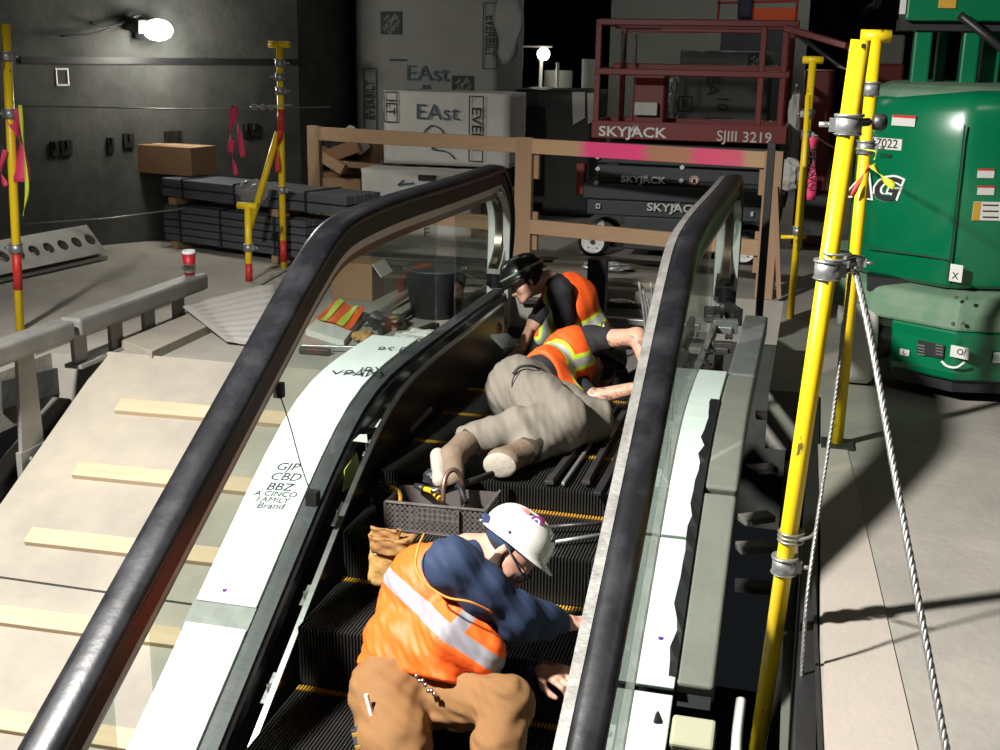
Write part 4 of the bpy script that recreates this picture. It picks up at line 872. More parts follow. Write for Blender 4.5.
# chassis fittings
CX = Vector((.38, -.26, 0)).normalized()
def onch(x, y):
    P0 = Vector((.32, 5.98, 0)); n = CX.cross(Vector((0, 0, 1))); c = Vector(CAM); k = Vector(ray(x, y)); return c + k*(n.dot(P0-c)/n.dot(k)) + n*.012
def onch2(x, y):
    X2 = Vector((.5, .08, 0)).normalized(); P0 = Vector((.70, 5.72, 0)); n = X2.cross(Vector((0, 0, 1))); c = Vector(CAM); k = Vector(ray(x, y)); return c + k*(n.dot(P0-c)/n.dot(k)) + n*.012
s = plate('sticker', onch(906, 352), .05, .03, M['paper'], CX); text('sticker_print', 'L', M['ink'], s, onch(906, 352)+CX.cross(Zd)*.003, CX, Zd, .03)
s = plate('louver_plate', onch(932, 349), .135, .065, M['ink'], CX)
for dx_ in (-9, 9):
    for k in range(4): plate('louver_slot', onch(932+dx_, 345+k*3), .035, .004, M['silver_dusty'], CX, .003, s)
s = plate('sticker', onch(961, 352), .09, .055, M['paper'], CX); text('sticker_print', 'O/', M['ink'], s, onch(963, 352)+CX.cross(Zd)*.003, CX, Zd, .04)
plate('sticker', onch2(999, 357), .06, .05, M['paper'], (.5, .08, 0))
bm = BM(); tube(bm, spline([onch(943, 361), onch(949, 366), onch(958, 367), onch(966, 362)], 5), .006, 8); finish('tie_down_ring', bm, M['white'], gl)
for x, y in ((955, 323), (965, 323), (958, 297), (968, 298)):
    bm = BM(); q = onch(x, y); cyl(bm, q, q+CX.cross(Zd)*.01, .008, n=10); finish('bolt', bm, M['silver'], gl)
# mast, bracket, beacon on top of the turret
for x, w_, Y in ((918, .085, 6.45), (966, .08, 6.45), (938, .05, 6.75), (987, .09, 6.6), (1012, .1, 6.6)):
    a = gx(x, 92, Y); bm = BM(); b2(bm, (a.x-w_/2, Y, 1.35), (a.x+w_/2, Y+.12, 1.80)); finish('mast_column', bm, M['green'], gl, bevel=.01)
bm = BM(); a, b = gx(904, 21, 6.4), gx(1030, -25, 6.4); b2(bm, (a.x, 6.36, a.z), (b.x, 6.9, b.z)); ua = finish('upper_boom', bm, M['green'], gl, bevel=.015)
bm = BM(); a, b = gx(900, 30, 6.42), gx(1030, 19, 6.42); b2(bm, (a.x, 6.42, a.z), (b.x, 6.8, b.z)); finish('boom_underside', bm, M['black'], gl)
bm = BM(); q = gx(973, 7, 6.355); b2(bm, gx(938, 8, 6.352), gx(957, -4, 6.352)+Vector((0, .004, 0))); o = finish('sticker', bm, M['yellow'], ua); o['label'] = 'yellow warning sticker'
bm = BM(); b2(bm, gx(899, 14, 6.352), gx(907, -4, 6.352)+Vector((0, .004, 0))); finish('sticker', bm, M['paper'], ua)
bm = BM(); prism(bm, [gx(912, 93, 6.3), gx(966, 94, 6.3), gx(955, 84, 6.3), gx(918, 83, 6.3)], (0, .3, 0)); mb = finish('mast_bracket', bm, M['black'], gl)
bm = BM(); b2(bm, gx(930, 92, 6.29), gx(939, 84, 6.29)+Vector((0, .004, 0))); finish('sticker', bm, M['paper'], mb)
bm = BM(); c = gx(905, 96, 6.3); lathe(bm, [(.05, 0), (.05, .02), (.035, .03)], c-Vector((0, 0, .03)), n=16); finish('beacon_base', bm, M['ink'], gl)
bm = BM(); lathe(bm, [(.034, 0), (.034, .02), (.02, .03), (0, .032)], c, n=16); o = finish('beacon', bm, mat('amber', (.8, .3, .03), .3), gl); o['label'] = 'amber beacon'
bm = BM(); tube(bm, spline([gx(960, 15, 6.3), gx(985, 35, 6.25), gx(1010, 55, 6.25)], 6), .02, 8); finish('hydraulic_hose', bm, M['black'], gl)
# ------------------------------------------------------------------ smooth bodies: implicit surfaces meshed with surface nets
def V3(p): return np.array(p, float)
class Soft:
    """smooth union of tapered limbs and ellipsoids"""
    def __init__(s, k=.02): s.k = k; s.p = []; s.cuts = []; s.warp = None
    def cone(s, a, b, r1, r2=None, k=None): s.p.append(('c', V3(a), V3(b), r1, r1 if r2 is None else r2, k or s.k)); return s
    def chain(s, pts, rs, k=None):
        for i in range(len(pts)-1): s.cone(pts[i], pts[i+1], rs[i], rs[i+1], k)
        return s
    def ell(s, c, r, ax=None, k=None):
        A = np.eye(3) if ax is None else np.array([V3(Vector(a).normalized()) for a in ax]); s.p.append(('e', V3(c), np.array(r, float), A, None, k or s.k)); return s
    def cut(s, point, normal, k=.006): s.cuts.append(('p', V3(point), V3(Vector(normal).normalized()), k)); return s     # removes the side the normal points to
    def hole(s, a, b, r): s.cuts.append(('h', V3(a), V3(b), r)); return s
    def bounds(s):
        lo = np.full(3, 9e9); hi = -lo
        for q in s.p:
            if q[0] == 'c': r = max(q[3], q[4]); lo = np.minimum(lo, np.minimum(q[1], q[2])-r); hi = np.maximum(hi, np.maximum(q[1], q[2])+r)
            else: r = q[2].max(); lo = np.minimum(lo, q[1]-r); hi = np.maximum(hi, q[1]+r)
        return lo-.03, hi+.03
    def field(s, P, out=0.):
        F = None
        for q in s.p:
            if q[0] == 'c':
                a, b, r1, r2, k = q[1:]; ab = b-a; L2 = (ab@ab)+1e-12; t = np.clip(((P-a)@ab)/L2, 0, 1)
                d = np.sqrt(((P-a-t[..., None]*ab)**2).sum(-1)) - (r1+(r2-r1)*t)
            else:
                c, r, A, _, k = q[1:]; l = (P-c)@A.T; k0 = np.sqrt(((l/r)**2).sum(-1)); k1 = np.sqrt(((l/r**2)**2).sum(-1))+1e-9; d = k0*(k0-1)/k1
            if F is None: F = d
            else: h = np.clip(.5+.5*(F-d)/k, 0, 1); F = F*(1-h)+d*h - k*h*(1-h)
        F = F - out
        if s.warp: F = F + s.warp(P)
        for c in s.cuts:
            if c[0] == 'p': d = (P-c[1])@c[2]; k = c[3]
            else:
                a, b, r = c[1:]; ab = b-a; t = np.clip(((P-a)@ab)/(ab@ab), 0, 1); d = r - np.sqrt(((P-a-t[..., None]*ab)**2).sum(-1)); k = .008
            h = np.clip(.5-.5*(F-d)/k, 0, 1); F = F*(1-h)+d*h + k*h*(1-h)
        return F
def wrinkle(amp, f=38, seed=0, d=(1, .3, .5)):
    r = np.random.RandomState(seed); D = r.randn(5, 3)*.45 + np.array(d); ph = r.rand(5)*6
    def w(P):
        x = np.zeros(P.shape[:-1])
        for i in range(5): x += np.sin((P@D[i])*f*(1.1+.45*i) + ph[i] + 1.6*np.sin((P@D[(i+2) % 5])*f*.45+ph[i]))/(1+.5*i)
        return amp*x*.5
    return w
def nets(S, h, out=0.):
    lo, hi = S.bounds(); lo = lo-out; hi = hi+out; n = np.ceil((hi-lo)/h).astype(int)+1
    F = np.empty(n, np.float32); ys = lo[1]+h*np.arange(n[1]); zs = lo[2]+h*np.arange(n[2])
    YY, ZZ = np.meshgrid(ys, zs, indexing='ij')
    for i0 in range(0, n[0], 12):
        i1 = min(n[0], i0+12); xs = lo[0]+h*np.arange(i0, i1)
        P = np.empty((i1-i0, n[1], n[2], 3)); P[..., 0] = xs[:, None, None]; P[..., 1] = YY; P[..., 2] = ZZ
        F[i0:i1] = S.field(P, out)
    ins = F < 0; c = [(x, y, z) for x in (0, 1) for y in (0, 1) for z in (0, 1)]
    sl = lambda A, o: A[o[0]:A.shape[0]-1+o[0], o[1]:A.shape[1]-1+o[1], o[2]:A.shape[2]-1+o[2]]
    cnt = sum(sl(ins, o).astype(np.int8) for o in c); act = (cnt > 0) & (cnt < 8); ii = np.argwhere(act)
    pos = np.zeros((len(ii), 3)); num = np.zeros(len(ii))
    for o in c:
        for ax in range(3):
            if o[ax]: continue
            e = list(o); e[ax] = 1
            fa = F[ii[:, 0]+o[0], ii[:, 1]+o[1], ii[:, 2]+o[2]]; fb = F[ii[:, 0]+e[0], ii[:, 1]+e[1], ii[:, 2]+e[2]]; m = (fa < 0) != (fb < 0)
            t = np.where(m, fa/(fa-fb+1e-20), 0); q = np.array(o, float)+np.zeros((len(ii), 3)); q[:, ax] += t; pos += q*m[:, None]; num += m
    pos = (ii+pos/np.maximum(num, 1)[:, None])*h+lo
    idx = -np.ones(act.shape, int); idx[tuple(ii.T)] = np.arange(len(ii)); faces = []
    for ax in range(3):
        u, v = (ax+1) % 3, (ax+2) % 3
        A = ins.take(range(0, ins.shape[ax]-1), ax); B = ins.take(range(1, ins.shape[ax]), ax); e = np.argwhere(A != B)
        e = e[(e[:, u] > 0) & (e[:, v] > 0) & (e[:, u] < n[u]-1) & (e[:, v] < n[v]-1)]
        q = []
        for du, dv in ((-1, -1), (0, -1), (0, 0), (-1, 0)): k = e.copy(); k[:, u] += du; k[:, v] += dv; q.append(idx[tuple(k.T)])
        q = np.stack(q, 1); fl = ~A[tuple(e.T)]; q[fl] = q[fl][:, ::-1]; faces.append(q)
    return pos, np.concatenate(faces)
def soft_mesh(name, S, h, m, parent, out=0., attrs=None):
    v, f = nets(S, h, out); me = bpy.data.meshes.new(name)
    # light relaxation
    for _ in range(2):
        acc = np.zeros_like(v); n = np.zeros(len(v))
        for a in range(4): b = (a+1) % 4; np.add.at(acc, f[:, a], v[f[:, b]]); np.add.at(acc, f[:, b], v[f[:, a]]); np.add.at(n, f[:, a], 1); np.add.at(n, f[:, b], 1)
        v = v*.5 + .5*acc/np.maximum(n, 1)[:, None]
    me.vertices.add(len(v)); me.vertices.foreach_set('co', v.ravel()); me.loops.add(f.size); me.loops.foreach_set('vertex_index', f.ravel())
    me.polygons.add(len(f)); me.polygons.foreach_set('loop_start', np.arange(0, f.size, 4)); me.polygons.foreach_set('use_smooth', np.ones(len(f), bool)); me.update(calc_edges=True); me.validate()
    for nm, fn in (attrs or {}).items():
        a = me.attributes.new(nm, 'FLOAT', 'POINT'); a.data.foreach_set('value', fn(v).astype(np.float32))
    me.materials.append(m); o = bpy.data.objects.new(name, me); COL.objects.link(o)
    if parent: attach(o, parent)
    return o
def stripe_mat(name, base, bands, rough=.6, bump=.12):
    """base cloth with sewn bands: bands = [(attribute, halfwidth, colour, rough)], drawn in order"""
    m = mat(name, base, rough, bump=bump, bscale=22); N = m.node_tree.nodes; L = m.node_tree.links; b = N['Principled BSDF']; cur = None
    for at, hw, col in bands:
        a = N.new('ShaderNodeAttribute'); a.attribute_name = at; ab = N.new('ShaderNodeMath'); ab.operation = 'ABSOLUTE'; L.new(a.outputs['Fac'], ab.inputs[0])
        lt = N.new('ShaderNodeMath'); lt.operation = 'LESS_THAN'; lt.inputs[1].default_value = hw; L.new(ab.outputs[0], lt.inputs[0])
        mx = N.new('ShaderNodeMix'); mx.data_type = 'RGBA'; mx.inputs['B'].default_value = (*col, 1)
        if cur is None: mx.inputs['A'].default_value = (*base, 1)
        else: L.new(cur, mx.inputs['A'])
        L.new(lt.outputs[0], mx.inputs['Factor']); cur = mx.outputs['Result']
    L.new(cur, b.inputs['Base Color']); return m
def hand(S, w, d, n, side, sc=.9, curl=.5, spread=.12):
    """palm and five fingers: w wrist, d pointing direction, n palm normal, side = +1/-1 thumb side"""
    w, d, n = Vector(w), Vector(d).normalized(), Vector(n); n = (n-d*n.dot(d)).normalized(); s = d.cross(n)*side
    S.cone(w-d*.02*sc, w+d*.02*sc, .024*sc, .026*sc, .01)
    for u in (-.022, -.008, .008, .022): S.cone(w+d*.02*sc+s*u*.7*sc, w+d*.085*sc+s*u*1.25*sc, .0145*sc, .0125*sc, .008)
    for u, L_ in ((-.031, .062), (-.0105, .076), (.0105, .082), (.031, .072)):
        p = w+d*.085*sc+s*u*sc; a = curl*.55; seg = L_*sc
        dr = (d + s*u*spread*20*.3).normalized()
        for q, fr in ((.45, .0095), (.32, .0085), (.25, .0075)):
            dd = dr*cos(a)+n*sin(a); e = p+dd*seg*q; S.cone(p, e, fr*sc, fr*sc*.92, .003); p = e; a += curl*.8
    p = w+d*.025*sc+s*.026*sc; e1 = p+(d*.55+s*.6+n*.45).normalized()*.038*sc; e2 = e1+(d*.8+s*.15+n*.55).normalized()*.030*sc; e3 = e2+(d*.8-s*.15+n*.5).normalized()*.022*sc
    S.cone(p, e1, .0155*sc, .012*sc, .008); S.cone(e1, e2, .0115*sc, .0105*sc, .004); S.cone(e2, e3, .0105*sc, .0085*sc, .004)
def head(S, c, f, u, sc=.9, neck=None):
    """c = centre of the skull, f = looking direction, u = crown direction"""
    c, f, u = Vector(c), Vector(f).normalized(), Vector(u); u = (u-f*u.dot(f)).normalized(); s = f.cross(u); k = sc; A = (s, f, u)
    P = lambda x, y, z: c+s*x*k+f*y*k+u*z*k
    S.ell(P(0, -.008, .02), (.074*k, .094*k, .080*k), A, .02)
    S.ell(P(0, .030, -.035), (.060*k, .058*k, .066*k), A, .02)
    S.cone(P(-.045, .0, -.058), P(-.012, .072, -.092), .020*k, .017*k, .02); S.cone(P(.045, .0, -.058), P(.012, .072, -.092), .020*k, .017*k, .02)
    S.ell(P(0, .074, -.094), (.022*k, .018*k, .018*k), A, .012)
    S.cone(P(0, .086, -.008), P(0, .108, -.042), .008*k, .0125*k, .010); S.cone(P(-.010, .095, -.046), P(.010, .095, -.046), .0085*k, .0085*k, .006)
    S.cone(P(-.03, .084, .006), P(.03, .084, .006), .0095*k, .0095*k, .012)
    S.cone(P(-.015, .089, -.066), P(.015, .089, -.066), .0065*k, .0065*k, .005); S.cone(P(-.013, .086, -.075), P(.013, .086, -.075), .0065*k, .0065*k, .005)
    for q in (-1, 1):
        S.cone(P(q*.032, .075, -.012), P(q*.034, .074, -.014), .0125*k, .0125*k, .004)
        S.cone(P(q*.04, .06, -.035), P(q*.05, .03, -.035), .02*k, .018*k, .02)
        S.ell(P(q*.077, -.008, -.020), (.007*k, .015*k, .025*k), (s, f, u), .006)
        S.cone(P(q*.080, -.018, -.004), P(q*.078, -.014, -.040), .006*k, .005*k, .004)
    if neck is not None: S.cone(P(0, -.028, -.05), neck, .054*k, .062*k, .025)
    return P, A
def hard_hat(parent, P, A, m, sc=.9, tilt=0, name='hard_hat'):
    P0 = P(0, 0, 0); tl = radians(tilt); s0, f0, u0 = A; fh = f0*cos(tl)+u0*sin(tl); uh = u0*cos(tl)-f0*sin(tl); A = (s0, fh, uh)
    P = lambda x, y, z: P0 + s0*x*sc + fh*y*sc + uh*z*sc
    """shell with ridge, brim and visor, sitting on the skull"""
    s, f, u = A; k = sc; bm = BM(); n = 40; rings = []
    def pt(a, r, z):       # a: angle, 0 = front
        fx = r*sin(a)*.118; fy = r*cos(a)*.142
        return P(fx, fy-.004, z + .045)
    prof = []
    for i in range(11):
        t = i/10*pi/2; prof.append((cos(t)**.72 if i < 10 else 0.001, sin(t)*.112))
    outer = [(1.0, 0)]+prof
    for r, z in [(1.0, -.012)]+prof:
        row = []
        for j in range(n):
            a = j*2*pi/n; rid = .006*max(0, 1-abs(sin(a))*4)*(z > .02)
            row.append(bm.verts.new(pt(a, r, z+rid)))
        rings.append(row)
    brim = []
    for j in range(n):
        a = j*2*pi/n; e = 1.10 + .20*max(0, cos(a))**2; brim.append(bm.verts.new(pt(a, e, -.020-.012*max(0, cos(a)))))
    inner = [bm.verts.new(pt(j*2*pi/n, .95, -.010)) for j in range(n)]
    brim2 = [bm.verts.new(v.co - Vector(u)*.004*k) for v in brim]
    rr_ = [inner, brim2, brim]+rings
    for a_, b_ in zip(rr_, rr_[1:]):
        for j in range(n): q = bm.faces.new((a_[j], a_[(j+1) % n], b_[(j+1) % n], b_[j])); q.smooth = True
    bm.faces.new(rings[-1])
    o = finish(name, bm, m, parent)
    bm = BM(); R = []
    for r, z in ((.93, -.012), (.86, .03), (.6, .08), (.02, .10)):
        R.append([bm.verts.new(pt(j*2*pi/n, r, z)) for j in range(n)])
    for a_, b_ in zip(R, R[1:]):
        for j in range(n): bm.faces.new((a_[j], a_[(j+1) % n], b_[(j+1) % n], b_[j])).smooth = True
    finish('hat_lining', bm, M['black'], o)
    return o, pt
def hat_spot(hat, pt, a, r, z, rad, m, s=.9, name='sticker', u=None):
    """round sticker lying on the shell"""
    c = Vector(pt(a, r, z)); e = .01; t1 = (Vector(pt(a+e, r, z))-c).normalized(); t2 = (Vector(pt(a, r*.97, z+.012))-c).normalized(); t2 = (t2-t1*t1.dot(t2)).normalized(); n = t1.cross(t2).normalized()
    ctr = Vector(pt(0, 0, 0)); 
    if n.dot(c-ctr) < 0: n = -n
    bm = BM(); c = c+n*.001
    vs = []
    for rr2, off in ((rad, .0), (rad, .0022), (0.0005, .0035)): vs.append([bm.verts.new(c + (t1*cos(i*2*pi/18)+t2*sin(i*2*pi/18))*rr2 + n*off) for i in range(18)])
    for x, y in zip(vs, vs[1:]):
        for i in range(18): bm.faces.new((x[i], x[(i+1) % 18], y[(i+1) % 18], y[i]))
    return finish(name, bm, m, hat), c+n*.003, t1, t2
M['skin'] = mat('skin', (.60, .33, .24), .5, col2=(.50, .24, .17), scale=18, fac=.6, bump=.08, bscale=80)
M['skin_dirty'] = mat('tattooed skin', (.55, .30, .21), .5, col2=(.13, .10, .09), scale=22, fac=.85, bump=.08, contrast=(.52, .6))
M['navy'] = mat('navy cotton', (.012, .026, .068), .8, col2=(.02, .04, .095), scale=14, bump=.12, bscale=300)
M['black_cotton'] = mat('black cotton', (.010, .010, .012), .85, col2=(.02, .02, .022), scale=10, bump=.2)
M['tan'] = mat('tan duck trousers', (.235, .115, .038), .85, col2=(.18, .085, .028), scale=7, bump=.15, bscale=260)
M['khaki'] = mat('dusty khaki trousers', (.21, .185, .15), .85, col2=(.14, .125, .10), scale=6, bump=.15, bscale=260)
M['silver_tape'] = mat('reflective tape', (.42, .41, .43), .5)
M['boot'] = mat('tan boot leather', (.16, .11, .07), .75, col2=(.26, .21, .16), scale=9, bump=.3)
M['sole'] = mat('pale boot sole', (.40, .355, .30), .8, col2=(.3, .26, .21), scale=12, bump=.4, bscale=50)
M['collar'] = mat('dark boot collar', (.05, .04, .03), .8, bump=.3)
M['beard'] = mat('dark beard', (.05, .028, .018), .9, bump=1.0, bscale=220)
M['hair'] = mat('dark hair', (.02, .014, .01), .8, bump=.8, bscale=150)
Rv, Uv, Fv = Vector(_r), Vector(_u), Vector(_f)

# ------------------------------------------------------------------ man in the foreground
m1 = thing('person', 'person in navy shirt, orange vest, tan trousers and white hard hat, crouching nearest the viewer', 'person', (-1.1, 3.1, -.46))
pel = W(398, 690, Y=3.10); wai = W(412, 645, Y=3.17); che = W(432, 596, Y=3.27); nek = W(468, 553, Y=3.30)
shR, elR, wrR = W(452, 566, Y=3.14), W(515, 617, Y=3.20), W(565, 623, Y=3.34)
shL, elL, wrL = W(448, 585, Y=3.42), W(492, 655, Y=3.42), W(541, 668, Y=3.28)
hR, kR, aR = W(386, 694, Y=3.03), W(404, 800, Y=2.76), W(440, 880, Y=2.75)
hL, kL, aL = W(425, 694, Y=3.14), W(507, 703, Y=2.98), W(487, 800, Y=2.76)
hd = W(511, 550, Y=3.33); hu = (Rv*.84+Uv*.52-Fv*.02).normalized(); hf = (Rv*.50-Uv*.84-Fv*.20).normalized()
sp = (che-pel).normalized(); br = (Rv*.72-Uv*.30-Fv*.5); br = (br-sp*br.dot(sp)).normalized(); dp = sp.cross(br)
def torso(S, g=0):
    S.ell(pel, (.150+g, .105+g, .11+g), (br, dp, sp), .05); S.ell(wai, (.135+g, .098+g, .12+g), (br, dp, sp), .06)
    S.ell(che, (.165+g, .115+g, .135+g), (br, dp, sp), .06); S.ell(che.lerp(nek, .45), (.14+g, .09+g, .08+g), (br, dp, sp), .05); return S
b = Soft(.03); torso(b, -.012)
b.cone(nek, hd-hu*.05, .05, .05, .03)
b.chain([shR, elR, wrR], [.05, .040, .025]); b.chain([shL, elL, wrL], [.048, .038, .025])
b.chain([hR, kR, aR], [.075, .052, .035]); b.chain([hL, kL, aL], [.075, .052, .035])
P1, A1 = head(b, hd, hf, hu, .96, neck=nek)
hand(b, wrR, (W(600, 624, Y=3.40)-wrR), -Uv*.8+Fv*.3, 1, .95, .35)
hand(b, wrL, (W(566, 677, Y=3.22)-wrL), -Uv*.6+Fv*.6, -1, 1.0, .95)
for kn, an in ((kR, aR), (kL, aL)): b.cone(an, an+Vector((.13, -.02, -.03)), .035, .028)
body = soft_mesh('body', b, .0052, M['skin'], m1)
# shirt with sleeves
s = Soft(.035); torso(s, -.002); s.ell(W(466, 632, Y=3.2), (.10, .09, .10)); s.cone(che.lerp(nek, .7), shR, .078, .076, .05); s.cone(che.lerp(nek, .6), shL, .065, .06)
s.chain([shR, shR.lerp(elR, .5), elR, elR.lerp(wrR, .5), elR.lerp(wrR, .86)], [.082, .078, .070, .056, .040]); s.chain([shL, elL, elL.lerp(wrL, .5), elL.lerp(wrL, .90)], [.062, .056, .052, .042])
s.cone(che.lerp(nek, .8), nek.lerp(hd, .10), .066, .060)
s.warp = wrinkle(.0055, 48, 3, (.6, .5, .6))
sh_ = soft_mesh('shirt', s, .0065, M['navy'], m1)
# trousers
s = Soft(.04); s.ell(pel, (.158, .115, .11), (br, dp, sp)); s.cone(pel+sp*.0, pel+sp*.055, .125, .118, .04)
s.chain([hR, hR.lerp(kR, .5), kR, kR.lerp(aR, .5), aR], [.110, .100, .082, .07, .062]); s.chain([hL, hL.lerp(kL, .5), kL, kL.lerp(aL, .45), aL], [.100, .088, .074, .070, .066])
s.warp = wrinkle(.0055, 40, 8, (.2, .3, 1.3))
tr = soft_mesh('trousers', s, .0075, M['tan'], m1)
for kn, an in ((kR, aR), (kL, aL)):
    s = Soft(.02); s.cone(an, an+Vector((0, 0, -.05)), .05, .045); s.cone(an+Vector((0, 0, -.05)), an+Vector((.14, -.02, -.06)), .045, .036); s.cut(an+Vector((0, 0, -.085)), (0, 0, -1)); soft_mesh('boot', s, .009, M['boot'], m1)
# belt line, pocket pen, keys
bm = BM(); a = W(366, 700, Y=2.90); beam(bm, W(366, 694, Y=2.885), W(372, 716, Y=2.88), .012, .012); finish('pen', bm, M['white'], m1, bevel=.003)
bm = BM()
for i in range(7): q = W(417+i*3, 676+i*3.2+2*sin(i*2), Y=2.96); lathe(bm, [(.002, 0), (.007, .002), (.007, .006), (.002, .008)], q, (-.3, -1, .5), n=8)
finish('key_ring', bm, M['silver'], m1)
# vest
s = Soft(.05); torso(s, .012); s.cone(che.lerp(nek, .45)+br*.10, che.lerp(nek, .45)-br*.10, .075, .07, .04)
hem = W(440, 690, Y=3.0); s.cone(wai+br*.05, hem, .11, .06, .05); s.ell(wai-dp*.0+br*.02, (.17, .125, .12), (br, dp, sp), .05); s.ell(W(470, 630, Y=3.17), (.118, .10, .115)); s.cone(W(450, 640, Y=3.1), W(482, 655, Y=3.1), .10, .07)
s.warp = wrinkle(.007, 44, 12, (.4, .5, .9))
s.cut(pel+sp*.045, -sp+br*.10); s.hole(shR+br*.015+sp*.01, elR, .084); s.cut(nek-sp*.025+dp*.0, sp*1.0+br*.25); s.hole(nek+sp*.02, nek+sp*.2, .075)
c1 = W(428, 616, Y=3.06); n1 = (Rv*.56+Uv*.80+Fv*.05).normalized(); c2 = W(462, 624, Y=3.05); n2 = (Rv*.72-Uv*.70).normalized()
c3 = W(486, 652, Y=3.0)
vm = stripe_mat('main vest', (.95, .125, .010), [('strap', .023, (.24, .23, .26)), ('waist', .024, (.27, .26, .29))])
vest = soft_mesh('safety_vest', s, .0062, vm, m1, attrs={'waist': lambda v: (v-V3(c1))@V3(n1), 'strap': lambda v: np.where((v-V3(c1))@V3(n1) > -.03, (v-V3(c2))@V3(n2), 1.0)})
bm = BM(); tube(bm, spline([W(424, 534, Y=3.2), W(418, 548, Y=3.09), W(416, 566, Y=3.06), W(424, 582, Y=3.04), W(446, 597, Y=3.03), W(470, 602, Y=3.04), W(492, 612, Y=3.08)], 6), .0035, 6); finish('vest_piping', bm, mat('piping', (.95, .3, .05), .6), vest)
# beard, hair, glasses, hood
s = Soft(.012); P = P1
for q in (-1, 1): s.chain([P(q*.070, .0, -.035), P(q*.058, .022, -.070), P(q*.022, .076, -.100)], [.015, .024, .022])
s.cone(P(-.018, .083, -.090), P(.018, .083, -.090), .020, .020); s.cone(P(-.022, .098, -.060), P(.022, .098, -.060), .006, .006)
soft_mesh('beard', s, .004, M['beard'], m1)
s = Soft(.02); s.ell(P(0, -.026, .0), (.074, .080, .062), A1); s.cut(P(0, .02, 0), A1[1]); soft_mesh('hair', s, .006, M['hair'], m1)
s = Soft(.02); s.ell(P(0, -.035, .012), (.083, .088, .066), A1); s.cone(P(-.02, -.10, .01), P(.03, -.135, -.015), .028, .012); s.cone(P(.03, -.10, .0), P(.06, -.12, -.03), .022, .008); s.cut(P(0, .015, .0), A1[1]); s.cut(P(0, 0, -.012), Vector(A1[2])*-1+Vector(A1[1])*.55); s.warp = wrinkle(.003, 60, 2); soft_mesh('hat_liner_cloth', s, .005, M['navy'], m1)
bm = BM()
for q in (-1, 1): tube(bm, [P(q*.079, -.01, .0), P(q*.076, .05, .0), P(q*.062, .085, -.002)], .003, 6)
for q in (-1, 1): tube(bm, spline([P(q*.006, .105, -.004), P(q*.035, .103, .006), P(q*.064, .084, .0), P(q*.058, .086, -.026), P(q*.03, .102, -.030), P(q*.006, .106, -.014)], 4), .0028, 6)
gl_ = finish('safety_glasses', bm, M['ink'], m1)
for q in (-1, 1):
    bm = BM(); f_ = [bm.verts.new(p) for p in (P(q*.006, .106, -.004), P(q*.035, .104, .004), P(q*.062, .087, -.0), P(q*.058, .088, -.024), P(q*.03, .103, -.028))]; bm.faces.new(f_); finish('lens', bm, M['glass'], gl_)
for q in (-1, 1):
    bm = BM(); bmesh.ops.create_uvsphere(bm, u_segments=14, v_segments=10, radius=.011, matrix=Matrix.Translation(P(q*.032, .079, -.013))); finish('eye', bm, M['white'], m1, smooth=True)
hat, hpt = hard_hat(m1, P1, A1, mat('hat white', (.74, .73, .68), .3, coat=.4, bump=.03), .84, tilt=24)
hat['label'] = 'white hard hat with round stickers'
o, c, t1, t2 = hat_spot(hat, hpt, 1.25, .60, .092, .020, mat('purple print', (.20, .03, .30), .5)); text('sticker_lettering', 'O', M['white'], hat, c, t1, t2, .03, bold=.001)
hat_spot(hat, hpt, 1.9, .55, .096, .016, M['pole_red']); hat_spot(hat, hpt, .95, .42, .102, .017, mat('maroon print', (.32, .02, .06), .5))
o, c, t1, t2 = hat_spot(hat, hpt, .25, .80, .075, .018, mat('olive print', (.05, .06, .04), .5)); hat_spot(hat, hpt, 1.75, .97, .01, .006, M['ink'])

# ------------------------------------------------------------------ man lying across the flat steps
m2 = thing('person', 'person in khaki trousers and orange vest lying on the steps, boots toward the tray', 'person', (-1.1, 4.7, .02))
pel = W(520, 393, Y=4.78); wai = W(545, 376, Y=4.98); che = W(568, 362, Y=5.18); nek = W(588, 362, Y=5.36)
pel.z = max(pel.z, .155)
shR, elR, wrR = W(590, 340, Y=5.22), W(637, 337, Y=5.12), W(645, 362, Y=5.0)
shL, elL, wrL = W(572, 384, Y=5.15), W(592, 398, Y=5.0), W(636, 388, Y=4.95)
hR, kR, aR = W(516, 388, Y=4.72), W(566, 418, Z=.17), W(470, 440, Z=.115)
hL, kL, aL = W(540, 400, Y=4.80), W(592, 420, Z=.11), W(530, 449, Z=.09)
sp = (che-pel).normalized(); br = (Uv*.72-Rv*.05-Fv*.5); br = (br-sp*br.dot(sp)).normalized(); dp = sp.cross(br)
hd = W(602, 366, Y=5.5); hu = (sp*.8-Uv*.3).normalized(); hf = (Fv*.75+Rv*.45-Uv*.35).normalized()
def torso2(S, g=0):
    S.ell(pel, (.148+g, .118+g, .12+g), (br, dp, sp), .05); S.ell(wai, (.125+g, .10+g, .13+g), (br, dp, sp), .06); S.ell(che, (.155+g, .112+g, .13+g), (br, dp, sp), .06); return S
b = Soft(.03); torso2(b, -.012); b.chain([shR, elR, wrR], [.048, .038, .027]); b.chain([shL, elL, wrL], [.046, .038, .028])
b.chain([hR, kR, aR], [.075, .05, .035]); b.chain([hL, kL, aL], [.075, .05, .035]); P2, A2 = head(b, hd, hf, hu, .9, neck=nek)
hand(b, wrR, -Uv*.8+Rv*.5, Fv, 1, .9, .5); hand(b, wrL, Rv*.9+Fv*.4, -Uv, -1, .9, .4)
bt1, bt2 = W(452, 457, Z=.10), W(507, 460, Z=.085)
b.cone(aR, bt1, .03, .03); b.cone(aL, bt2, .03, .03)
soft_mesh('body', b, .006, M['skin_dirty'], m2)
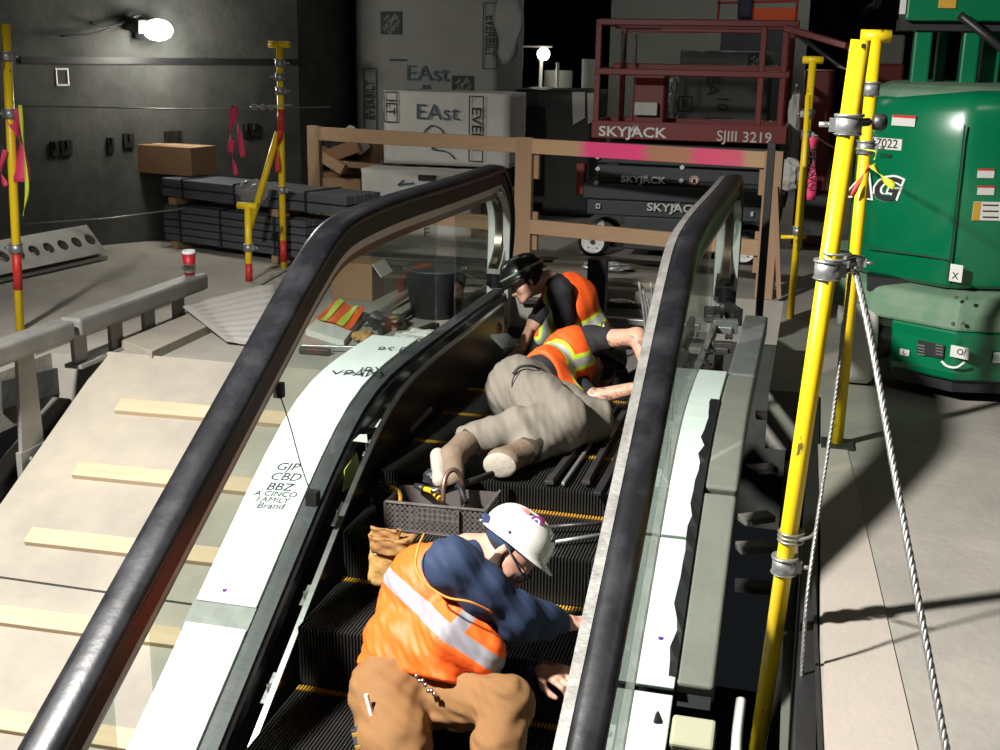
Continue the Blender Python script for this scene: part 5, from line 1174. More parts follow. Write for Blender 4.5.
s = Soft(.035); torso2(s, 0); s.cone(che.lerp(nek, .5), shR, .07, .062); s.chain([shR, shR.lerp(elR, .35)], [.062, .056]); s.cone(che.lerp(nek, .4), shL, .062, .06); s.chain([shL, shL.lerp(elL, .9)], [.058, .05]); s.warp = wrinkle(.004, 40, 5)
soft_mesh('shirt', s, .008, M['black_cotton'], m2)
s = Soft(.045); s.ell(pel, (.165, .135, .125), (br, dp, sp)); s.cone(pel, pel+sp*.08, .135, .118)
s.chain([hR, hR.lerp(kR, .5), kR, kR.lerp(aR, .5), aR], [.120, .108, .088, .078, .066]); s.chain([hL, hL.lerp(kL, .5), kL, kL.lerp(aL, .5), aL], [.11, .10, .085, .072, .06]); s.warp = wrinkle(.006, 42, 21, (1.1, .3, .4))
tr = soft_mesh('trousers', s, .0075, M['khaki'], m2)
bm = BM(); tube(bm, spline([W(513, 374, Y=4.60), W(520, 367, Y=4.62), W(532, 366, Y=4.64), W(540, 369, Y=4.67)], 6), .006, 6); tube(bm, spline([W(517, 370, Y=4.6), W(512, 383, Y=4.56), W(514, 398, Y=4.53), W(518, 408, Y=4.51)], 6), .003, 6); finish('pocket_seam', bm, M['ink'], tr)
s = Soft(.045); torso2(s, .012); s.cone(che.lerp(nek, .4)+br*.09, che.lerp(nek, .4)-br*.09, .07, .07); s.cone(wai-br*.02, W(577, 398, Y=4.95), .1, .045); s.warp = wrinkle(.005, 34, 9); s.cut(wai-sp*.045, -sp); s.hole(shR+sp*.02, elR, .068); s.cut(nek-sp*.03, sp); s.hole(shL+sp*.02, elL, .06)
lime = (.62, .80, .05); sil = (.42, .43, .42)
c1 = wai+sp*.055; c2 = che+br*.055
vm2 = stripe_mat('striped vest', (.90, .11, .012), [('strap', .035, lime), ('waist', .040, lime), ('strap', .017, sil), ('waist', .020, sil)])
soft_mesh('safety_vest', s, .0065, vm2, m2, attrs={'waist': lambda v: (v-V3(c1))@V3(sp)-.25*((v-V3(c1))@V3(br)), 'strap': lambda v: np.where((v-V3(c1))@V3(sp) > -.03, (v-V3(c2))@V3(br), 1.)})
s = Soft(.02); s.ell(P2(0, -.03, -.01), (.080, .085, .080), A2); s.cut(P2(0, .03, 0), A2[1]); soft_mesh('hair', s, .007, M['hair'], m2)
hat2, _ = hard_hat(m2, P2, A2, mat('dark olive hat', (.035, .04, .025), .4), .9)
for bt, an, dn in ((bt1, aR, (W(440, 450, Z=.1)-bt1)), (bt2, aL, (W(490, 455, Z=.1)-bt2))):
    ax = (an-bt).normalized()
    s = Soft(.02); toe = bt + Vector((dn.x, dn.y, dn.z)).normalized()*.01
    s.cone(an+ax*.02, bt, .055, .048); 
    if bt is bt1: s.cone(bt, bt+Vector((.05, -.13, -.03)), .044, .036)
    else: s.cone(bt, bt+Vector((-.02, -.02, .0)), .05, .05); s.ell(bt+Vector((-.01, -.03, 0)), (.062, .03, .05))
    bo = soft_mesh('boot', s, .006, M['boot'], m2)
    s = Soft(.01); s.cone(an+ax*.045, an-ax*.012, .058, .060); soft_mesh('boot_collar', s, .006, M['collar'], bo)
    s = Soft(.015)
    if bt is bt1: s.cone(bt+Vector((-.055, .0, -.0)), bt+Vector((.0, -.15, -.04)), .030, .028); 
    else: s.ell(bt+Vector((-.012, -.062, -.002)), (.066, .016, .050), None)
    soft_mesh('boot_sole', s, .005, M['sole'], bo)

# ------------------------------------------------------------------ man in the machine pit
m3 = thing('person', 'person in black shirt, orange vest and dark hard hat bent over behind the lying person', 'person', (-1.3, 6.3, -.9))
pel = W(598, 362, Y=6.42); wai = W(590, 332, Y=6.42); che = W(574, 302, Y=6.38); nek = W(549, 280, Y=6.34)
sp = (che-pel).normalized(); br = (-Fv*.8-Rv*.5-Uv*.3); br = (br-sp*br.dot(sp)).normalized(); dp = sp.cross(br)
hd = W(526, 281, Y=6.32); hu = (-Rv*.35+Uv*.93).normalized(); hf = (-Rv*.85-Uv*.45-Fv*.15).normalized()
shR, elR, wrR = W(560, 292, Y=6.22), W(565, 330, Y=6.18), W(545, 350, Y=6.05)
shL, elL, wrL = W(560, 286, Y=6.5), W(535, 322, Y=6.45), W(520, 350, Y=6.3)
def torso3(S, g=0):
    S.ell(pel, (.14+g, .11+g, .13+g), (br, dp, sp), .05); S.ell(wai, (.13+g, .10+g, .13+g), (br, dp, sp), .06); S.ell(che, (.155+g, .115+g, .13+g), (br, dp, sp), .06); return S
b = Soft(.03); torso3(b, -.012); b.chain([shR, elR, wrR], [.048, .038, .027]); b.chain([shL, elL, wrL], [.046, .038, .028])
k1 = pel+Vector((-.02, -.05, -.40)); k2 = pel+Vector((-.05, .12, -.40)); b.chain([pel+Vector((0, -.07, 0)), k1, k1+Vector((.02, .05, -.38))], [.08, .055, .04]); b.chain([pel+Vector((0, .07, 0)), k2, k2+Vector((.02, .05, -.38))], [.08, .055, .04])
P3, A3 = head(b, hd, hf, hu, .92, neck=nek); hand(b, wrR, -Rv*.8-Uv*.4, -Uv, 1, .9, .6); hand(b, wrL, -Rv*.8-Uv*.5, -Uv, -1, .9, .6)
soft_mesh('body', b, .007, M['skin'], m3)
s = Soft(.035); torso3(s, 0); s.cone(che.lerp(nek, .5), shR, .075, .066); s.chain([shR, shR.lerp(elR, .9)], [.066, .054]); s.cone(che.lerp(nek, .5), shL, .07, .06); s.chain([shL, shL.lerp(elL, .9)], [.062, .052]); s.cone(che.lerp(nek, .7), nek, .06, .055); s.warp = wrinkle(.004, 40, 6)
soft_mesh('shirt', s, .008, M['black_cotton'], m3)
bm = BM(); q = W(579-18, 287, Y=6.14); 
s = Soft(.04); s.ell(pel, (.15, .12, .13), (br, dp, sp)); s.chain([pel+Vector((0, -.07, 0)), k1, k1+Vector((.02, .05, -.36))], [.1, .075, .06]); s.chain([pel+Vector((0, .07, 0)), k2, k2+Vector((.02, .05, -.36))], [.1, .075, .06]); soft_mesh('trousers', s, .01, M['black_cotton'], m3)
s = Soft(.045); torso3(s, .012); s.cone(che.lerp(nek, .5)+br*.07, che.lerp(nek, .5)-br*.07, .08, .08); s.cone(che, W(541, 338, Y=6.3), .08, .04); s.warp = wrinkle(.005, 34, 19); s.cut(wai-sp*.07, -sp); s.hole(shR-dp*.0, elR-sp*.05, .072); s.hole(nek+sp*.01, nek+sp*.2, .06); s.cut(nek, (nek-che))
c1 = W(590, 325, Y=6.3); c2 = W(549, 305, Y=6.25); n2 = (Rv*.98-Uv*.12)
vest3 = soft_mesh('safety_vest', s, .0068, vm2, m3, attrs={'waist': lambda v: (v-V3(c1))@V3(sp), 'strap': lambda v: (v-V3(c2))@V3(n2)})
s = Soft(.02); P = P3; s.ell(P(0, -.03, .0), (.078, .085, .072), A3); s.cut(P(0, .035, 0), A3[1]); soft_mesh('hair', s, .006, M['hair'], m3)
hat3, hp3 = hard_hat(m3, P3, A3, mat('black hat', (.012, .014, .013), .35, coat=.3), .92)
bm = BM(); tube(bm, spline([hp3(a, 1.0, .02+.004*sin(a)) for a in [i*2*pi/24 for i in range(25)]], 2), .006, 6); finish('hat_band', bm, mat('pale green band', (.35, .42, .3), .5), hat3)
# ------------------------------------------------------------------ tools and parts on the steps
tz = -.075
tr_ = thing('tool_tray', 'perforated grey metal tray holding tools on the step behind the white hard hat', 'tray', W(440, 505, Z=tz))
A0, A1_ = W(391, 532, Z=tz), W(494, 536, Z=tz); A0 = Vector((-1.47, 3.80, tz)); q0 = W(392, 520, Y=3.78); x_a, x_b = W(391, 520, Y=3.78).x, W(494, 520, Y=3.86).x
zl, zh = tz+.004, tz+.105; ya, yb = 3.72, 3.90
M['tray'] = mat('tray steel', (.15, .13, .125), .55, .4, col2=(.10, .09, .085), scale=10)
def perf(bm, a, b, z0, z1, nx, nz):
    """sheet with square holes"""
    a, b = Vector(a), Vector(b); d = (b-a)/nx; h = (z1-z0)/nz; nn = Vector((-d.y, d.x, 0)).normalized()*.002
    for i in range(nx+1):
        p = a+d*i; box(bm, (p.x, p.y, (z0+z1)/2), (.0105, .002, z1-z0), (0, 0, atan2(d.y, d.x)))
    for j in range(nz+1):
        z = z0+h*j; beam(bm, (a.x, a.y, z), (b.x, b.y, z), .002, .0125, up=(0, 0, 1))
bm = BM(); perf(bm, (x_a, ya, 0), (x_b, ya+.02, 0), zl, zh, 20, 5); finish('front_wall', bm, M['tray'], tr_)
bm = BM(); perf(bm, (x_b, ya+.02, 0), (x_b+.0, yb+.04, 0), zl, zh, 10, 6); finish('end_wall', bm, M['tray'], tr_)
bm = BM(); beam(bm, (x_a, yb, (zl+zh)/2), (x_b, yb+.03, (zl+zh)/2), .003, .10, up=(0, 0, 1)); beam(bm, (x_a, ya, (zl+zh)/2), (x_a, yb, (zl+zh)/2), .003, .10, up=(0, 0, 1)); beam(bm, (x_a+.27, ya, (zl+zh)/2), (x_a+.27, yb, (zl+zh)/2), .003, .09, up=(0, 0, 1)); finish('back_wall', bm, M['tray'], tr_)
bm = BM(); b2(bm, (x_a, ya, zl-.003), (x_b, yb+.03, zl)); finish('tray_base', bm, M['tray'], tr_)
bm = BM(); beam(bm, (x_a, ya-.001, zh+.002), (x_b, ya+.019, zh+.002), .008, .006); beam(bm, (x_b, ya+.02, zh+.002), (x_b, yb+.04, zh+.002), .008, .006); finish('rolled_rim', bm, M['silver_dusty'], tr_)
def rodt(name, label, cat, pts, r, m, group=None):
    bm = BM(); tube(bm, spline(pts, 6) if len(pts) > 2 else pts, r, 10); return tag(finish(name, bm, M[m] if isinstance(m, str) else m), label, cat, group)
M['copper'] = mat('worn copper', (.28, .17, .12), .4, .8)
rodt('bent_pipe', 'bent copper-brown pipe hooked upright over the tool tray', 'pipe', [W(443, 503, Y=3.78), W(444, 484, Y=3.80), W(448, 473, Y=3.83), W(455, 470, Y=3.85), W(461, 478, Y=3.86), W(464, 500, Y=3.86)], .009, 'copper')
rodt('black_bar', 'thick black bar laid across the tool tray toward the boots', 'bar', [W(440, 492, Y=3.80), W(493, 474, Y=3.98)], .013, 'black')
rodt('steel_rod', 'shiny short steel rod lying in the tool tray', 'handle', [W(432, 492, Y=3.79), W(458, 483, Y=3.90)], .009, 'silver')
rodt('ratchet_handle', 'dark ratchet handle standing slanted in the tool tray', 'ratchet', [W(458, 482, Y=3.86), W(466, 503, Y=3.80)], .010, 'ink')
M['tool_yellow'] = mat('tool yellow', (.80, .42, .01), .45)
for (pts, l) in (([W(390, 487, Y=3.86), W(398, 492, Y=3.85), W(400, 500, Y=3.83), W(396, 505, Y=3.82)], 'yellow and black tool grip left of the tool tray'), ([W(425, 489, Y=3.86), W(433, 492, Y=3.84), W(440, 499, Y=3.8)], 'yellow tool grip lying inside the tool tray')):
    t = thing('hand_tool', l, 'tool', pts[-1]); bm = BM(); tube(bm, spline(pts, 5), .010, 8); finish('grip', bm, M['tool_yellow'], t)
    bm = BM(); d = (pts[0]-pts[1]).normalized(); cyl(bm, pts[0], pts[0]+d*.05, .016, .010); finish('tool_head', bm, M['black'], t)
blob_mesh('black_pouch', 'crumpled black pouch left of the tool tray', 'pouch', W(384, 498, Z=-.03), (.05, .05, .045), M['black'], 31, .4)
blob_mesh('black_pouch', 'round black pouch beside the lying person\'s boot', 'pouch', W(436, 478, Z=.05), (.05, .04, .035), M['black'], 32, .2)
# tan canvas tool bag
bg = thing('canvas_bag', 'small tan canvas bag on the step at the left skirt', 'bag', W(390, 582, Z=-.25))
M['bag'] = mat('tan canvas', (.30, .16, .05), .7, col2=(.20, .09, .03), scale=12, bump=.3)
M['bag_low'] = mat('yellow tan leather', (.45, .27, .09), .55, col2=(.34, .19, .06), scale=8, bump=.3)
def sack(name, c, w, d, h, taper, m, seed, amp=.006):
    bm = BM(); bmesh.ops.create_cube(bm, size=1); bmesh.ops.subdivide_edges(bm, edges=bm.edges[:], cuts=7, use_grid_fill=True); rd = random.Random(seed)
    for v in bm.verts:
        x, y, z = v.co; k = 1+taper*z; sag = .12*(1-4*x*x)*(z > .45); n_ = sin(x*9+seed)*cos(z*11+seed)*amp
        r_ = 1-.22*(abs(x)*2)**6*(abs(y)*2)**6
        v.co = Vector((x*w*k*r_, y*d*r_+n_, (z-sag)*h)) + Vector((rd.uniform(-1, 1), rd.uniform(-1, 1), rd.uniform(-1, 1)))*.0012 + c
    o = finish(name, bm, m, bg, smooth=True); return o
sack('lower_pouch', W(389, 564, Y=3.50), .125, .09, .125, -.15, M['bag_low'], 3)
sack('upper_pouch', W(393, 543, Y=3.48), .150, .075, .062, .10, M['bag'], 5)
sack('flap', W(386, 536, Y=3.46), .095, .012, .06, .25, M['bag'], 8)
# long profiles lying on the flat steps
for i, (a, b, w_, l, m_) in enumerate(((W(549, 483, Z=.035), W(610, 405, Z=.035), .035, 'dark flat steel profile on the steps, left of the three', 'dark_steel'), (W(563, 484, Z=.035), W(618, 405, Z=.035), .014, 'thin bright-edged steel profile on the steps, middle of the three', 'galv'), (W(586, 483, Z=.04), W(634, 395, Z=.04), .030, 'grey round-topped steel profile on the steps, right of the three', 'dark_steel'), (W(597, 494, Z=.03), W(628, 440, Z=.03), .030, 'short black profile on the steps beside the handrail', 'black'))):
    bm = BM(); beam(bm, a, b, w_, .014, up=(0, 0, 1))
    if i in (0, 2): beam(bm, a+Vector((w_*.4, 0, .01)), b+Vector((w_*.4, 0, .01)), .004, .02, up=(0, 0, 1))
    tag(finish('steel_profile', bm, M[m_], bevel=.003), l, 'profile')
rodt('pry_rod', 'upper slim steel rod pointing from the white hard hat to the handrail', 'rod', [W(548, 527, Z=-.05), W(612, 522, Z=-.03)], .007, 'dark_steel')
rodt('pry_rod', 'lower slim steel rod pointing from the white hard hat to the handrail', 'rod', [W(548, 543, Z=-.06), W(612, 533, Z=-.04)], .007, 'galv')
bm = BM(); beam(bm, W(407, 430, Z=.04), W(428, 408, Z=.06), .04, .02); tag(finish('steel_profile', bm, M['galv']), 'short scuffed profile end on the steps at the left skirt', 'profile')
# hazard striped strap at lower left of the tan trousers
bm = BM(); a, b = W(358, 726, Y=2.88), W(374, 790, Y=2.72); beam(bm, a, b, .05, .006, up=(0, -1, .3)); hz = tag(finish('hazard_strap', bm, M['black']), 'black strap with slanted yellow marks hanging beside the tan trousers', 'strap')
for k in range(4):
    p = a.lerp(b, .12+.2*k); bm = BM(); beam(bm, p+Vector((-.02, -.005, -.008)), p+Vector((.02, -.005, .008)), .004, .012); finish('yellow_mark', bm, M['yellow'], hz)
# ------------------------------------------------------------------ grey box tubes beside the right decking
def tubeseg(label, y0, y1, m, x0=-.282, x1=-.165, hollow=False, dz=0):
    n = 10; P_ = [Vector(((x0+x1)/2, y0+(y1-y0)*i/n, Dz(y0+(y1-y0)*i/n)+dz)) for i in range(n+1)]; w_ = (x1-x0)/2
    bm = BM(); sweep(bm, P_, [(-w_, .0), (w_, 0), (w_, -.10), (-w_, -.10)], (1, 0, 0)); t = tag(finish('box_tube', bm, M[m], bevel=.012, segs=3), label, 'tube')
    if hollow:
        bm = BM(); d = (P_[0]-P_[1]).normalized(); nn = Vector((1, 0, 0)).cross(d); box(bm, P_[0]+d*.002-Vector((0, d.z, -d.y))*0 + Vector((0, .03, -.046)), (w_*1.75, .006, .078), (radians(-32), 0, 0)); finish('tube_mouth', bm, M['ink'], t)
    return t
M['tube_light'] = mat('dusty beige tube', (.28, .27, .24), .6, .1, col2=(.19, .185, .165), scale=4, bump=.1)
M['tube_dark'] = mat('grey wrapped tube', (.15, .155, .16), .5, col2=(.25, .25, .25), scale=9, bump=.2)
tubeseg('upper dark grey box tube by the right newel', 4.98, 6.2, 'tube_dark')
tubeseg('middle dusty beige box tube beside the right white decking', 4.02, 4.96, 'tube_light')
tubeseg('lower beige box tube with an open mouth beside the right decking', 3.34, 4.00, 'tube_light', hollow=True)
tubeseg('lowest grey tube piece at the bottom edge right of the white decking', 2.3, 3.12, 'tube_light', -.30, -.19)
bm = BM(); c = Vector((-.21, 3.22, Dz(3.22)-.03)); box(bm, c, (.13, .10, .08), (radians(32), 0, 0)); tag(finish('foam_block', bm, mat('cream foam', (.62, .56, .42), .8), bevel=.01), 'cream block wedged below the open mouth of the box tube', 'block')
bm = BM(); box(bm, c+Vector((-.10, .02, .02)), (.06, .05, .05), (.3, .5, .2)); box(bm, c+Vector((-.14, .04, .03)), (.07, .02, .03), (.3, .2, .6)); tag(finish('rubber_clip', bm, M['ink'], bevel=.008), 'torn black rubber clip left of the cream block', 'clip')
# torn black edge of the film
bm = BM(); rnd = random.Random(3); ys = [3.35+i*.045 for i in range(28)]
up_ = [Vector((-.283+.0, y, Dz(y)+.008)) for y in ys]; lo_ = [Vector((-.300-rnd.uniform(0, .022), y+rnd.uniform(-.01, .01), Dz(y)+.011)) for y in ys]
for i in range(len(ys)-1): bm.faces.new([bm.verts.new(p) for p in (up_[i], up_[i+1], lo_[i+1], lo_[i])])
bmesh.ops.remove_doubles(bm, verts=bm.verts, dist=1e-5); o = tag(finish('torn_gasket', bm, M['ink']), 'ragged black gasket edge between right white decking and the box tubes', 'gasket'); o.modifiers.new('s', 'SOLIDIFY').thickness = .004
# violet dots on the decking
for x, y, Xs in ((661, 637, None), (225, 589, 1), (309, 461, 1)):
    pass
def on_deck(x, y, dz=.010):
    k = Vector(ray(x, y)); c = Vector(CAM); t = 1.5
    while t < 12:
        p = c+k*t
        if p.z < Dz(p.y)+dz: break
        t += .002
    return p
M['violet'] = mat('violet sticker', (.16, .03, .30), .5)
deckl = [o for o in esc.children if o.name.startswith('deck_panel')]
for x, y, k in ((225, 590, 0), (661, 638, 2)):
    p = on_deck(x, y); bm = BM(); cyl(bm, p-Vector((0, 0, .002)), p+Vector((0, -.0012, .002)), .0085, n=16); finish('violet_dot', bm, M['violet'], deckl[k])
dn = Vector((0, -.53, .85))
def scrawl(txt, x, y, size, sx=1., rot=0, par=1):
    p = on_deck(x, y, .0125); a = radians(rot); dx = Vector((cos(a), sin(a)*.85, sin(a)*.53)); dy = Vector((-sin(a), cos(a)*.85, cos(a)*.53))
    return text('marker_writing', txt, M['marker_black'], deckl[par], p, dx, dy, size, ext=.0004, shear=.25, sx=sx)
for i, (tx, x, y, sz) in enumerate((('GJP', 287, 467, .052), ('CBD', 285, 477, .052), ('BBZ', 279, 487, .05), ('A CINCO', 275, 494, .034), ('FAMILY', 272, 500, .034), ('Brand', 270, 506, .038))): scrawl(tx, x, y, sz, 1.15, 4)
scrawl('XPAM', 353, 374, .06, 1.4, 8); scrawl('JBX', 370, 371, .06, 1.2, 8); scrawl('RS EH', 396, 350, .05, 1.5, 5)
# hanging wire from the left rail to the decking
bm = BM(); tube(bm, spline([W(279, 392, X=-1.68), W(290, 425, X=-1.66), W(301, 465, X=-1.64), W(312, 496, X=-1.62)], 5), .0022, 6); hw = tag(finish('tie_wire', bm, M['ink']), 'thin black wire hanging from the left handrail to the deck seal', 'wire')
bm = BM(); q = W(279, 390, X=-1.68); box(bm, q, (.03, .03, .05)); finish('wire_clip', bm, M['ink'], hw); bm = BM(); q = W(313, 498, X=-1.6); box(bm, q, (.04, .04, .05)); finish('wire_clip', bm, M['ink'], hw)
# ------------------------------------------------------------------ things in the slot between tubes and floor
bm = BM(); prism(bm, [(-.02, 3.7, -.9), (.06, 3.7, -.9), (.06, 6.1, -.35), (-.02, 6.1, -.35)], (0, 0, .02)); tag(finish('truss_plate', bm, M['dark_steel']), 'dark steel plate with screws in the slot right of the tubes', 'plate')
for i, (x0, y0, x1, y1, Z) in enumerate(((742, 520, 771, 516, -.25), (738, 548, 770, 546, -.3), (735, 585, 770, 588, -.4), (756, 415, 775, 416, -.2), (748, 470, 775, 468, -.25))):
    bm = BM(); beam(bm, W(x0, y0, Z=Z), W(x1, y1, Z=Z), .07, .03); tag(finish('angle_bracket', bm, M['silver_dusty' if i < 2 else 'dark_steel'], bevel=.003), 'steel bracket crossing the dark slot right of the box tubes', 'bracket', 'brackets in the right slot')
bm = BM(); tube(bm, spline([W(736, 770, Y=2.7), W(737, 735, Y=2.8), W(741, 700, Y=2.9)], 5), .014, 10); tag(finish('hose_piece', bm, M['paper']), 'pale bent hose piece low in the slot at the bottom edge', 'hose')
bm = BM(); q = [W(779, 770, Z=-.5), W(812, 770, Z=-.5), W(799, 545, Z=-.5), W(786, 545, Z=-.5)]; prism(bm, q, (0, .02, -.02)); tag(finish('cover_strip', bm, M['tube_light']), 'grey green cover strip between foreground pole and floor edge', 'strip')
bm = BM(); b2(bm, (.07, 2.2, -.5), (.118, 6.9, -.012)); tag(finish('edge_channel', bm, M['black']), 'black steel channel along the edge of the right floor', 'channel')
bm = BM(); beam(bm, W(820, 765, Z=-.02), W(812, 560, Z=-.02), .01, .05); tag(finish('edge_angle', bm, M['dark_steel']), 'rusty angle lining the near floor edge', 'angle')
# kick strip on the right floor: lighter formed band along the edge
bm = BM(); prism(bm, [W(827, 770, Z=.0), W(922, 770, Z=.0), W(846, 445, Z=.0), W(818, 445, Z=.0)], (0, 0, .004)); struct(finish('trim_6', bm, mat('pale concrete band', (.42, .37, .32), .85, col2=(.33, .30, .26), scale=2.5, bump=.15)), 'paler concrete band along the floor edge')
# ------------------------------------------------------------------ exposed mechanism by the right newel and the left truss opening
mech = thing('drive_bracket', 'shiny bolted bracket assembly on the decking below the right newel', 'bracket', W(715, 345, Z=.27))
for i, (x, y, w_, d_, h_, m_) in enumerate(((700, 352, .10, .10, .03, 'silver_dusty'), (722, 352, .10, .05, .05, 'dark_steel'), (725, 333, .12, .05, .07, 'galv'), (712, 322, .08, .06, .08, 'dark_steel'), (733, 322, .03, .2, .09, 'dark_steel'))):
    bm = BM(); p = W(x, y, Z=.22); box(bm, p+Vector((0, 0, h_/2)), (w_, d_, h_), (0, 0, .1*i)); box(bm, p+Vector((0, -.03, h_*.3)), (w_*.6, .02, h_*.5)); finish('bracket_plate', bm, M[m_], mech, bevel=.004)
for x, y in ((706, 353), (712, 353), (703, 364), (711, 364), (683, 352), (727, 338), (731, 338)):
    bm = BM(); p = W(x, y, Z=.27); cyl(bm, p, p+Vector((0, -.012, .015)), .010, n=6); finish('bolt', bm, M['silver'], mech)
# ------------------------------------------------------------------ machine pit members
for i, (x0, x1, y, h_, Z, m_, l) in enumerate(((505, 700, 268, .05, .0, 'wood_dark', 'dark dusty plank lying across beyond the machine pit, rear of three'), (505, 700, 262, .05, .012, 'wood_dark', 'dark brown plank lying farthest beyond the machine pit'), (515, 690, 281, .10, .01, 'beam_beige', 'beige dusty beam along the far edge of the machine pit'), (520, 690, 291, .03, -.02, 'silver', 'bright steel strip crossing the far side of the machine pit'), (520, 690, 303, .06, -.10, 'dark_steel', 'dark steel channel crossing the machine pit behind the bent person'), (600, 700, 322, .05, -.12, 'galv', 'grey steel channel crossing the pit at the right, behind the reaching arm'))):
    if 'wood_dark' not in M: M['wood_dark'] = mat('dark dusty timber', (.10, .085, .06), .8, col2=(.06, .05, .04), scale=4); M['beam_beige'] = mat('dusty beige beam', (.30, .28, .21), .8, col2=(.2, .18, .14), scale=5)
    a, b = W(x0, y-3, Z=Z), W(x1, y+5, Z=Z); a.x = max(a.x, -2.6); bm = BM(); beam(bm, a, b, .16 if i < 3 else h_, .04, up=(0, 0, 1)); tag(finish('cross_beam' if i > 1 else 'timber_plank', bm, M[m_], bevel=.004), l, 'beam' if i > 1 else 'plank')
bm = BM(); a = W(597, 292, Y=7.55); b2(bm, (a.x-.06, 7.5, a.z-.2), (a.x+.06, 7.6, a.z+.22)); tag(finish('steel_post', bm, M['ink']), 'short black steel block standing at the far pit edge', 'post')
blob_mesh('plastic_scrap', 'crumpled clear plastic on the planks beyond the pit', 'plastic', W(607, 266, Z=.06), (.16, .05, .03), M['plastic_wrap'], 51, .6)
blob_mesh('plastic_scrap', 'small bright foil scrap lying in the pit right of the bent person', 'plastic', W(622, 301, Z=-.05), (.08, .04, .012), M['paper'], 52, .5)
rodt('hydraulic_rod', 'upright shiny rod in the pit right of the reaching arm', 'rod', [W(604, 345, Y=6.0), W(604, 322, Y=6.0)], .014, 'silver')
for i in range(6):
    rodt('bare_conduit', 'thin scuffed conduit end sticking up left of the right handrail', 'conduit', [W(646+i*2, 345, Y=5.9), W(644+i*3, 315, Y=5.9), W(639+i*4, 282+i % 3*8, Y=5.9)], .007, 'silver_dusty', 'conduit ends by the right handrail')
mb = thing('motor_block', 'dark greasy drive unit in the machine pit', 'motor', (-1.0, 5.8, -.5))
bm = BM(); b2(bm, (-1.35, 5.4, -.75), (-.62, 5.9, -.14)); finish('casing', bm, M['black'], mb, bevel=.03)
for i in range(5): bm = BM(); p = W(590+i*11, 352+ (i*7) % 12, Z=-.10); lathe(bm, [(.02, 0), (.04, .005), (.04, .03), (.02, .035)], p, (0, .2, 1), n=14); finish('pulley', bm, M[['dark_steel', 'galv'][i % 2]], mb)
bm = BM(); prism(bm, [W(602, 355, Z=-.02), W(640, 350, Z=-.02), W(646, 365, Z=-.02), W(625, 376, Z=-.02), W(606, 366, Z=-.02)], (0, 0, .01)); finish('grey_plate', bm, M['galv'], mb)
bm = BM(); beam(bm, W(499, 335, Y=5.6), W(512, 348, Y=5.5), .10, .015, up=(.6, -.6, .5)); tag(finish('steel_plate', bm, M['galv'], bevel=.003), 'small tilted grey steel plate left of the khaki trousers', 'plate')
wh = thing('pulley_wheel', 'round shiny pulley in the left truss below the newel', 'pulley', W(493, 326, X=-1.6)); bm = BM(); lathe(bm, [(.02, 0), (.085, .0), (.09, .012), (.085, .024), (.02, .024)], W(494, 328, X=-1.59), (1, -.5, .2), n=28); finish('rim', bm, M['dark_steel'], wh)
bm = BM(); lathe(bm, [(.0, 0), (.03, .0), (.03, .03), (0, .03)], W(494, 328, X=-1.56), (1, -.5, .2), n=16); finish('hub', bm, M['silver'], wh)
# white paper scraps and tags in the left truss gap
for i, (x, y, w_) in enumerate(((418, 378, .05), (392, 407, .05), (432, 360, .035), (362, 440, .05), (380, 425, .06), (452, 372, .05))):
    bm = BM(); p = W(x, y, X=-1.60); rr2 = random.Random(i); prism(bm, [p+Vector((rr2.uniform(-.5, .5), rr2.uniform(-.5, .5), rr2.uniform(-.3, .3)))*w_*.4 + Vector(v)*w_ for v in ((-.5, -.4, 0), (.5, -.3, 0), (.35, .5, .3), (-.3, .4, .2))], (0, 0, .002)); tag(finish('paper_scrap', bm, M['paper']), 'white paper scrap caught in the left truss opening', 'scrap', 'paper scraps in the truss')
bm = BM(); prism(bm, [W(345, 470, X=-1.62), W(357, 452, X=-1.62), W(362, 478, X=-1.62), W(343, 492, X=-1.62)], (-.004, 0, 0)); tag(finish('yellow_tag', bm, mat('pale yellow card', (.42, .45, .12), .6)), 'pale yellow printed card in the left truss opening', 'card')
# ------------------------------------------------------------------ clutter on the landing seen through the left glass
def onf(x, y, z=0.): return W(x, y, Z=z)
cbx = thing('cardboard_box', 'open brown cardboard box on the landing seen through the left glass', 'box', onf(352, 298)); p = onf(352, 300)
bm = BM(); b2(bm, (p.x-.14, p.y, 0), (p.x+.14, p.y+.22, .24)); finish('box_body', bm, M['card'], cbx, bevel=.004)
bm = BM(); prism(bm, [(p.x+.14, p.y, .24), (p.x+.14, p.y+.22, .24), (p.x+.20, p.y+.22, .16), (p.x+.20, p.y, .16)], (.004, 0, .003)); finish('box_flap', bm, M['paper'], cbx)
p0, p1, p2, p3 = onf(306, 335), onf(344, 347), onf(366, 318), onf(336, 307)
hb = thing('folded_vest', 'folded orange and lime vest on a pale board behind the left glass', 'vest', p0)
bm = BM(); prism(bm, [p0, p1, p2, p3], (0, 0, .035)); finish('board', bm, M['paper'], hb)
def q4(u, v, z): a = p0.lerp(p1, u); b = p3.lerp(p2, u); q = a.lerp(b, v); return Vector((q.x, q.y, z + .012*sin(u*9)*cos(v*7)))
for u0, u1, m_, nm in ((.02, .98, M['orange'], 'orange_cloth'),): bm = BM(); grid_cloth(bm, lambda u, v: q4(u0+(u1-u0)*u, .30+.7*v, .05), 12, 8); finish(nm, bm, m_, hb)
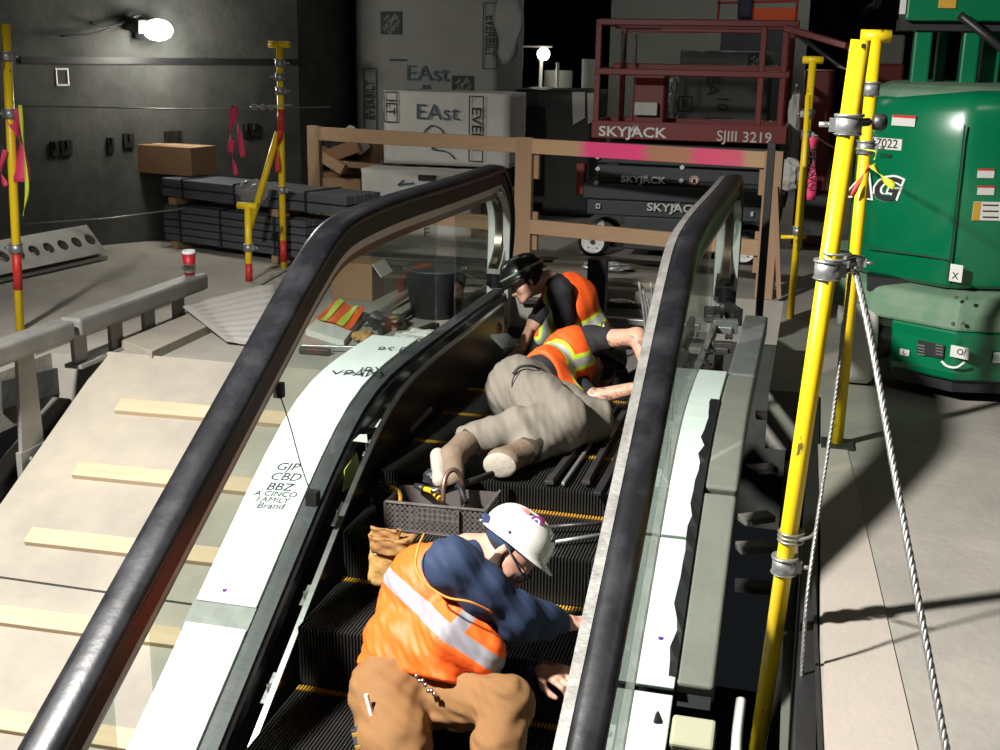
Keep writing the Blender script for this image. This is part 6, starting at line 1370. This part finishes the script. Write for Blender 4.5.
for u0, m_ in ((.15, mat('lime cloth', (.6, .75, .08), .6)), (.62, bpy.data.materials['lime cloth'] if 'lime cloth' in bpy.data.materials else M['white'])):
    bm = BM(); grid_cloth(bm, lambda u, v: q4(u0+.16*u, .28+.72*v, .056), 3, 8); finish('lime_band', bm, m_, hb)
bk = thing('dark_bin', 'dark grey bin standing on the landing behind the left glass', 'bin', onf(436, 312)); c = onf(436, 315)
bm = BM(); lathe(bm, [(.15, 0), (.19, .28), (.20, .285), (.20, .30), (.17, .295)], (c.x, c.y, 0), n=24); finish('bin_body', bm, M['lift_black'], bk)
for i, (x0, y0, x1, y1, w_, m_, l) in enumerate(((380, 332, 428, 300, .03, 'dark_steel', 'dark steel bar lying slanted left of the dark bin'), (372, 318, 410, 292, .03, 'galv', 'grey steel bar leaning toward the dark bin'), (385, 345, 436, 325, .05, 'dark_steel', 'dark flat bar lying in front of the dark bin'), (302, 347, 362, 349, .02, 'galv', 'pale thin bar lying in front of the folded vest'), (300, 350, 330, 352, .04, 'dark_steel', 'short dark bar beside the pale thin bar'), (465, 300, 490, 285, .03, 'galv', 'grey bar at the foot of the left newel'))):
    bm = BM(); beam(bm, onf(x0, y0, .02), onf(x1, y1, .05 if i < 2 else .02), w_, .03); tag(finish('steel_bar', bm, M[m_], bevel=.003), l, 'bar')
blob_mesh('paper_heap', 'heap of pale crumpled papers on the landing next to the decking', 'paper', onf(425, 338, .04), (.16, .10, .04), M['paper'], 61, .6)
blob_mesh('work_glove', 'tan work glove lying beyond the folded vest', 'glove', onf(363, 336, .03), (.06, .07, .03), M['bag_low'], 62, .3)
blob_mesh('tool_heap', 'dark heap of small tools behind the folded vest', 'tools', onf(385, 322, .03), (.12, .09, .05), M['dark_steel'], 63, .8)
rw = thing('steel_rack', 'low dusty steel rack beyond the newel glass', 'rack', onf(455, 270))
for i in range(4): bm = BM(); beam(bm, onf(345, 252+i*7, .05), onf(500, 262+i*7, .05), .05, .03); finish('rack_bar', bm, M['wood_dark' if i % 2 else 'dark_steel'], rw)
